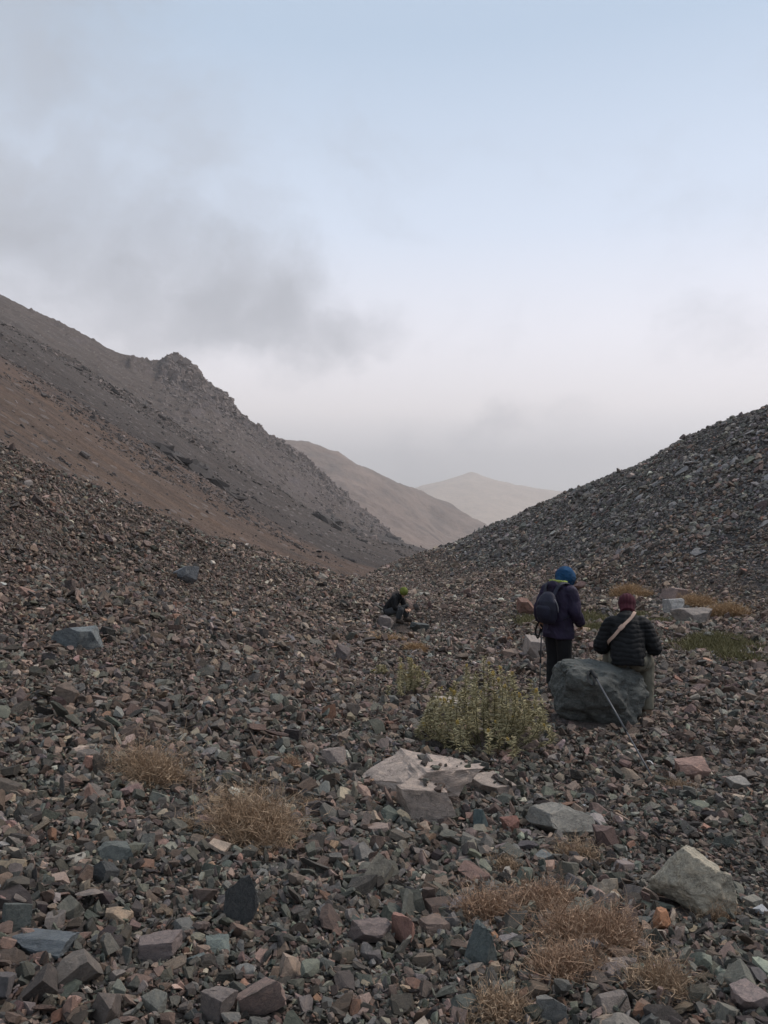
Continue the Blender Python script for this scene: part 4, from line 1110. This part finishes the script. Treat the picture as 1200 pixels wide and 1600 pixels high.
def strap(name, pts, w, th, mat, parent, normal_from=None):
    """flat band along pts, facing away from normal_from"""
    P = np.array(pts, float); n = len(P); VV = []
    d = np.gradient(P, axis=0); d /= np.linalg.norm(d, axis=1)[:, None]
    out = P - (P.mean(0) if normal_from is None else np.asarray(normal_from, float)); out -= d * (out * d).sum(1)[:, None]; out /= np.linalg.norm(out, axis=1)[:, None]
    s_ = np.cross(d, out)
    for i in range(n):
        for a_, b_ in ((-1, 0), (1, 0), (1, 1), (-1, 1)): VV.append(P[i] + s_[i] * a_ * w / 2 + out[i] * b_ * th)
    FF = []
    for i in range(n - 1):
        for k in range(4): FF.append((i * 4 + k, i * 4 + (k + 1) % 4, i * 4 + 4 + (k + 1) % 4, i * 4 + 4 + k))
    FF += [(0, 3, 2, 1), ((n - 1) * 4, (n - 1) * 4 + 1, (n - 1) * 4 + 2, (n - 1) * 4 + 3)]
    me = mesh_np(name, VV, FF); me.shade_flat(); return link(name, me, mat, parent)

def tube_obj(name, pts, radii, mat, parent, seg=12):
    bm = bmesh.new(); add_tube(bm, pts, radii, seg); bmesh.ops.recalc_face_normals(bm, faces=bm.faces)
    me = bpy.data.meshes.new(name); bm.to_mesh(me); bm.free(); me.shade_smooth(); return link(name, me, mat, parent)

def trekking_pole(top, tip, label, grip_tilt=(0, 0)):
    top, tip = np.asarray(top, float), np.asarray(tip, float)
    root = link('trekking_pole', None, loc=tip); tag(root, label, 'trekking pole')
    d = top - tip; Ln = np.linalg.norm(d); d = d / Ln; at_ = lambda s_: d * s_
    tube_obj('tip', [at_(0), at_(.025), at_(.09)], [.0025, .006, .007], M_RUBBER, root)
    tube_obj('basket', [at_(.075), at_(.08), at_(.086)], [.008, .028, .010], M_RUBBER, root, 16)
    tube_obj('lower_shaft', [at_(.085), at_(Ln * .42)], [.007, .007], M_METAL, root)
    tube_obj('clamp', [at_(Ln * .41), at_(Ln * .41 + .05)], [.0125, .0125], M_RUBBER, root)
    tube_obj('upper_shaft', [at_(Ln * .43), at_(Ln - .13)], [.009, .009], M_METAL, root)
    side = np.cross(d, v3(0, 1, 0)); side /= np.linalg.norm(side)
    GRIP = tube_obj('grip', [at_(Ln - .15), at_(Ln - .11), at_(Ln - .05), at_(Ln - .02) + side * .008, at_(Ln) + side * .018], [.015, .022, .021, .026, .018], M_RUBBER, root)
    back = np.cross(side, d)
    pts = [at_(Ln - .015) + side * .01, at_(Ln - .05) + side * .05 - back * .01, at_(Ln - .13) + side * .075 - v3(0, 0, .02), at_(Ln - .20) + side * .045 - v3(0, 0, .03), at_(Ln - .16) + side * .02, at_(Ln - .03) + side * .012]
    pp, _ = smooth_path(pts, [.01] * 6, 6)
    strap('wrist_strap', pp, .02, .003, M_RUBBER, GRIP, at_(Ln - .1) + back)
    return root

# --- hiker standing with a small backpack, turned away and looking down
sx_, sD, sz_ = hit(872, 1085)
YAW_S = radians(-48)
JS = dict(pelvis=(0, 0, .90), waist=(0, .0, 1.05), chest=(0, .02, 1.26), neck=(0, .035, 1.40), head=(.015, .125, 1.462), face=(.12, .80, -.62), crown=(.03, .6, .80),
  lsh=(-.185, .03, 1.32), lel=(-.25, -.05, 1.07), lwr=(-.275, -.005, .92), rsh=(.185, .03, 1.32), rel=(.245, .02, 1.06), rwr=(.20, .20, .90),
  lhd=(.0, .45, -.75), lhn=(1, 0, -.2), rhd=(-.35, .6, -.6), rhn=(-1, .1, 0),
  lhip=(-.08, 0, .86), lkn=(-.085, .03, .48), lan=(-.085, -.01, .09), rhip=(.08, 0, .86), rkn=(.085, .02, .48), ran=(.09, .0, .09), ltoe=(-.15, 1, 0), rtoe=(.2, 1, 0),
  jacket=([(0, .0, .735), (0, .0, .80), (0, .0, .92), (0, .0, 1.06), (0, .005, 1.2), (0, .015, 1.31), (0, .025, 1.385), (0, .035, 1.43)],
          [(.205, .165), (.205, .165), (.195, .155), (.185, .145), (.195, .145), (.195, .135), (.13, .115), (.085, .085)]))
def hood_s(bm):
    add_ell(bm, (0, -.075, 1.385), (.125, .065, .075)); add_ell(bm, (0, -.10, 1.31), (.07, .05, .09))
SP_SCALE = .965
PS = person((sx_, sD, sz_), YAW_S, 'hiker standing in a dark purple jacket and blue hood, looking down', JS,
            dict(trousers=M_BLACK, boots=M_BOOT, jacket=M_PURPLE), folds(.020, 8, 11), dict(extra=hood_s, arm=(.082, .074, .056)))
def blue_ext(bm, c, r, f, u, R):
    add_ell(bm, c - u * .05 - f * .03, (.088, .10, .10), R); add_tube(bm, [c - u * .02 - f * .03, c - u * .11 - f * .02], [.088, .078], 16)
    add_ell(bm, c + f * .055 - u * .085, (.066, .05, .045), R)
PS.scale = (.95, .95, .95)
hat(PS, 'hood', JS['head'], JS['face'], JS['crown'], (.122, .140, .138), M_BLUE, blue_ext, disp=folds(.013, 11, 5))
pp, rr_ = smooth_path([(-.105, .05, 1.435), (-.09, -.045, 1.45), (0, -.085, 1.455), (.09, -.045, 1.45), (.105, .05, 1.435)], [.02] * 5)
bm = bmesh.new(); add_tube(bm, pp, [(.022, .014)] * len(pp), 8); finish('collar', bm, .006, M_LIME, PS, 1)
# backpack
bp = link('backpack', None, loc=(sx_, sD, sz_)); bp.rotation_euler = (0, 0, YAW_S); bp.scale = (.95, .95, .95); tag(bp, 'small dark navy backpack worn by the hiker in the purple jacket', 'backpack')
bm = bmesh.new()
limb(bm, [(0, -.215, .955), (0, -.235, 1.0), (0, -.245, 1.1), (0, -.235, 1.2), (0, -.205, 1.28), (0, -.18, 1.31)], [(.115, .06), (.145, .085), (.15, .092), (.14, .082), (.10, .06), (.05, .03)])
PBODY = finish('pack_body', bm, .008, M_PACK, bp, 3, folds(.005, 10, 8))
bm = bmesh.new(); limb(bm, [(0, -.305, .985), (0, -.315, 1.05), (0, -.315, 1.13), (0, -.30, 1.17)], [(.09, .02), (.11, .03), (.105, .03), (.07, .018)])
finish('front_pocket', bm, .006, M_PACK, PBODY, 2)
pp = [(.155 * cos(q), -.215 - .03 * sin(q), 1.13 + .165 * sin(q)) for q in np.linspace(-.3, pi + .3, 22)]
tube_obj('zip', pp, [.006] * len(pp), M_ZIP, PBODY, 6)
for k in (-1, 1):
    pp, _ = smooth_path([(k * .07, -.19, 1.29), (k * .10, -.10, 1.415), (k * .125, .03, 1.425), (k * .13, .155, 1.33), (k * .145, .175, 1.18), (k * .185, .07, 1.06), (k * .17, -.12, .99)], [.01] * 7, 5)
    strap('shoulder_strap', pp, .045, .010, M_PACK, bp, (0, .0, 1.2))
strap('haul_loop', [(-.02, -.18, 1.305), (-.012, -.175, 1.335), (.012, -.175, 1.335), (.02, -.18, 1.305)], .015, .004, M_PACK, PBODY, (0, -.18, 1.29))
# his pole, held at the side
def toW(p, loc, yaw):
    c_, s_ = cos(yaw), sin(yaw); return np.array([loc[0] + c_ * p[0] - s_ * p[1], loc[1] + s_ * p[0] + c_ * p[1], loc[2] + p[2]])
gt = toW((-.262, .025, .82), (sx_, sD, sz_), YAW_S)
bt = np.array([gt[0] - .02, gt[1] + .03, 0]); bt[2] = float(h_near(bt[:1], bt[1:2])[0]) + .01
trekking_pole(gt + (gt - bt) / np.linalg.norm(gt - bt) * .06, bt, 'black trekking pole held upright by the standing hiker')

# --- hiker seated on the boulder, seen from behind
from mathutils.bvhtree import BVHTree
bpy.context.view_layer.update()
def top_of(o, x, y):
    Mi = o.matrix_world.copy(); me = o.data
    bt_ = BVHTree.FromPolygons([Mi @ v.co for v in me.vertices], [tuple(p.vertices) for p in me.polygons])
    r_ = bt_.ray_cast(Vector((x, y, 20)), Vector((0, 0, -1)))
    return r_[0].z if r_[0] is not None else None
bD = BOULDER.location.y
seat_y = bD - .02; seat_x = (981 - 600) / F * seat_y
st = top_of(BOULDER, seat_x, seat_y)
0 and print('SEAT', seat_x, seat_y, st, BOULDER.location[:], BOULDER.scale[:])
seat_z = (st if st is not None else 0) + .085
YAW_P = radians(-14)
gnd = (float(h_near(np.array([seat_x + .2]), np.array([seat_y + .25]))[0]) - seat_z) / .88
JP = dict(pelvis=(0, 0, .02), waist=(0, .045, .17), chest=(0, .12, .36), neck=(.0, .20, .485), head=(.01, .29, .585), face=(.02, .82, -.57), crown=(.0, .57, .82),
  lsh=(-.175, .155, .375), lel=(-.295, .14, .12), lwr=(-.13, .33, .13), rsh=(.175, .15, .375), rel=(.30, .14, .11), rwr=(.235, .34, .225),
  lhd=(.75, .6, .1), lhn=(0, .3, -1), rhd=(-.1, .5, .75), rhn=(-1, 0, .2),
  lhip=(-.10, .03, -.01), lkn=(-.17, .42, .02), lan=(-.17, .44, gnd + .10), rhip=(.11, .02, -.02), rkn=(.225, .30, -.07), ran=(.225, .20, gnd + .10), ltoe=(-.1, 1, 0), rtoe=(.35, 1, 0),
  jacket=([(0, -.02, -.055), (0, -.01, .0), (0, .02, .10), (0, .06, .2), (0, .105, .31), (0, .145, .40), (0, .185, .465), (0, .205, .50)],
          [(.185, .155), (.192, .165), (.192, .165), (.192, .155), (.190, .15), (.165, .135), (.12, .115), (.09, .09)]))
PSC = .88
def quilt(P):
    h = P[:, 2] + .022 * fbm(P[:, 0] * 7, P[:, 1] * 7, P[:, 2] * 7, oct=2, seed=14)
    return .0075 * np.abs(np.sin(pi * h / .052 + .35 * np.sin(P[:, 0] * 9))) ** .6 - .005 + .009 * ridged(P[:, 0] * 11, P[:, 1] * 11, P[:, 2] * 11, oct=3, seed=4)
PP = person((seat_x, seat_y, seat_z), YAW_P, 'hiker in a black quilted down jacket and maroon hat sitting on the boulder', JP,
            dict(trousers=M_KHAKI, boots=M_TANBOOT, jacket=M_PUFF), quilt, dict(sit=True, arm=(.094, .086, .060)))
PP.scale = (PSC, PSC, PSC)
hat(PP, 'hat', JP['head'], JP['face'], JP['crown'], (.104, .122, .118), M_MAROON, lambda bm, c, r, f, u, R: (add_ell(bm, c - f * .045 - u * .03, (.088, .06, .095), R), add_tube(bm, [c - f * .02 + u * .0, c - f * .035 - u * .10], [.092, .08], 16)), disp=lambda P: .003 * np.sin(P[:, 0] * 160) * (np.abs(P[:, 0]) < .09))
bagr = link('shoulder_bag', None, loc=(seat_x, seat_y, seat_z)); bagr.rotation_euler = (0, 0, YAW_P); bagr.scale = (PSC, PSC, PSC); tag(bagr, 'shoulder bag on a tan strap slung across the back of the seated hiker', 'bag')
pp, _ = smooth_path([(.075, .24, .50), (.085, .13, .535), (.035, .035, .475), (-.07, -.045, .38), (-.155, -.045, .275), (-.215, .03, .19), (-.20, .20, .11)], [.01] * 7, 6)
BSTRAP = strap('strap', pp, .036, .005, M_TANSTRAP, bagr, (0, .16, .25))
pp, _ = smooth_path([(-.052, -.045, .398), (-.072, -.058, .378), (-.092, -.062, .357)], [.01] * 3, 3); strap('strap_buckle', pp, .052, .012, M_TANSTRAP, BSTRAP, (0, .16, .25))
bm = bmesh.new(); limb(bm, [(-.15, .27, .02), (-.14, .27, .08), (-.14, .27, .15)], [(.10, .04), (.11, .05), (.10, .035)]); finish('pouch', bm, .008, M_TANSTRAP, bagr, 2)

# the second pole leans on the boulder's near side
ty = BOULDER.location.y - BOULDER.scale.y * .62; tx = (925 - 600) / F * ty
tz = top_of(BOULDER, tx, ty)
px_, pD_, pz_ = hit(1027, 1228)
top_p = np.array([tx, ty, CAMZ + (800 - 1058) / F * ty])
if tz is not None: top_p[2] = max(top_p[2], tz + .03)
0 and print('POLE', top_p, (px_, pD_, pz_), np.linalg.norm(top_p - np.array([px_, pD_, pz_])))
trekking_pole(top_p, (px_, pD_, pz_), 'grey trekking pole with a black grip leaning against the boulder')

# --- hiker sitting low on a stone, bent forward
cx_, cD_, cz_ = hit(614, 981)
cD_ += .25; cx_ = (614 - 600) / F * cD_; cz_ = float(h_near(np.array([cx_]), np.array([cD_]))[0]) + .05; KEEP_OUT.extend([(cx_, cD_, .45), (cx_ + .1, cD_ - .5, .35)])
YAW_C = radians(-118)
JC = dict(pelvis=(0, -.12, .30), waist=(0, -.03, .43), chest=(0, .10, .60), neck=(0, .20, .72), head=(.0, .31, .79), face=(.02, .75, -.66), crown=(.0, .66, .75),
  lsh=(-.19, .13, .65), lel=(-.25, .22, .40), lwr=(-.10, .40, .36), rsh=(.19, .13, .65), rel=(.26, .20, .40), rwr=(.09, .40, .34),
  lhd=(.5, .7, -.2), lhn=(.3, 0, -1), rhd=(-.5, .7, -.2), rhn=(-.3, 0, -1),
  lhip=(-.10, -.10, .26), lkn=(-.17, .32, .34), lan=(-.17, .30, .09), rhip=(.10, -.10, .26), rkn=(.20, .33, .36), ran=(.19, .26, .09), ltoe=(-.1, 1, 0), rtoe=(.2, 1, 0),
  jacket=([(0, -.15, .24), (0, -.12, .31), (0, -.06, .42), (0, .03, .52), (0, .10, .61), (0, .16, .68), (0, .20, .73)],
          [(.18, .14), (.185, .15), (.18, .145), (.19, .145), (.19, .135), (.13, .11), (.085, .085)]))
PC = person((cx_, cD_, cz_), YAW_C, 'hiker in black bent forward on a stone, wearing a yellow-green cap', JC, dict(trousers=M_GREYCLOTH, boots=M_BOOT, jacket=M_BLACK), folds(.008, 8, 21), dict(sit=True))
hat(PC, 'cap', JC['head'], JC['face'], JC['crown'], (.104, .122, .118), M_CAP)


# ------------------------------------------------------------------ scree carpet (uncountable)
SCR = scree(14000, 5)
bpy.context.view_layer.update()
sl = [o for o in COL.objects if o.name.startswith('bedrock_slab') or o.name.startswith('boulder')]
gr2 = np.random.default_rng(77); ex = []
for o in sl:
    Mw = o.matrix_world; bt_ = BVHTree.FromPolygons([Mw @ v.co for v in o.data.vertices], [tuple(p.vertices) for p in o.data.polygons])
    slab = o.name.startswith('bedrock')
    for _ in range(34 if slab else 10):
        qx, qy = o.location.x + gr2.uniform(.0 if slab else -1, .8) * o.scale.x, o.location.y + gr2.uniform(-1, .5) * o.scale.y
        r_ = bt_.ray_cast(Vector((qx, qy, 20)), Vector((0, 0, -1)))
        if r_[0] is not None and r_[1].z > .75 and r_[0].z > float(h_near(np.array([qx]), np.array([qy]))[0]): ex.append((qx, qy, r_[0].z))
if ex:
    ex = np.array(ex); m = len(ex); sz2 = np.exp(gr2.normal(-4.2, .45, m))
    ex[:, 2] += sz2 * .35
    add = [ex, gr2.uniform(-.5, .5, (m, 3)) + np.array([0, 0, 1]) * gr2.uniform(0, 6, (m, 1)), sz2[:, None] * np.ones((m, 3)), stone_colours(ex[:, 0], ex[:, 1], gr2), gr2.integers(0, 40, m)]
    SCR = [np.concatenate([a_, b_]) for a_, b_ in zip(SCR, add)]
tag(gn_scatter('scree', *SCR, protos), kind='stuff')

# loose blocks strewn over the left hillside
hr = np.random.default_rng(61)
hn = 150000
hD = np.exp(hr.uniform(math.log(60), math.log(640), hn)); hx = hr.uniform(-.55, .06, hn) * hD
hp = fbm(hx / 35, hD / 10, oct=4, seed=62) + .5 * fbm(hx / 90, hD / 40, oct=3, seed=63) + .25 * smooth(330, 480, hD)
k_ = (hr.random(hn) < np.clip(.02 + 1.5 * hp, .03, 1)) & ~((hD > 430) & (hx < -150))
hx, hD = hx[k_], hD[k_]; hn = len(hx)
hs = np.exp(hr.normal(-1.25, .5, hn)) * np.clip(hD / 300, .35, 1.7)
hs = np.where(hr.random(hn) < .03, hs * 2.2, hs)
hc = np.where((hr.random(hn) < .6)[:, None], np.array((.062, .053, .049)), np.array((.145, .118, .105))) * np.exp(hr.normal(0, .25, hn))[:, None]
hz_ = h_mid(hx, hD) + hs * .15
tag(gn_scatter('hillside_rubble', np.stack([hx, hD, hz_], -1), hr.uniform(-.7, .7, (hn, 3)) + np.array([0, .55, 0]), hs[:, None] * np.exp(hr.normal(0, .2, (hn, 3))), hc, hr.integers(0, 40, hn), protos), kind='stuff')

# ------------------------------------------------------------------ evening haze
bm = bmesh.new(); bmesh.ops.create_cube(bm, size=1.0)
hz_me = bpy.data.meshes.new('haze'); bm.to_mesh(hz_me); bm.free()
HZ = tag(link('haze', hz_me), kind='stuff')
HZ.scale = (16000, 8600, 1900); HZ.location = (600, 4000, -350)
hm = bpy.data.materials.new('haze'); hm.use_nodes = True; ht = hm.node_tree; ht.nodes.clear()
pv = nd(ht, 'ShaderNodeVolumePrincipled'); pv.inputs['Color'].default_value = (.98, .945, .925, 1); pv.inputs['Density'].default_value = 0.00023
ho = nd(ht, 'ShaderNodeOutputMaterial'); ht.links.new(pv.outputs[0], ho.inputs['Volume']); hz_me.materials.append(hm)


# ------------------------------------------------------------------ groups of like things
GROUPS = {'dry plant': 'dry tufts growing in the gravel', 'cushion plant': 'cushion plants on the valley floor', 'rock': 'loose rocks lying on the scree', 'rock slab': 'pale slabs half buried in gravel',
          'outcrop': 'dark outcrops on the left hillside', 'person': 'hikers resting in the valley', 'trekking pole': 'trekking poles of the hikers', 'bush': 'yellow-green bushes', 'boulder': 'boulders on the valley floor'}
for o in COL.objects:
    if o.get('category') in GROUPS: o['group'] = GROUPS[o['category']]
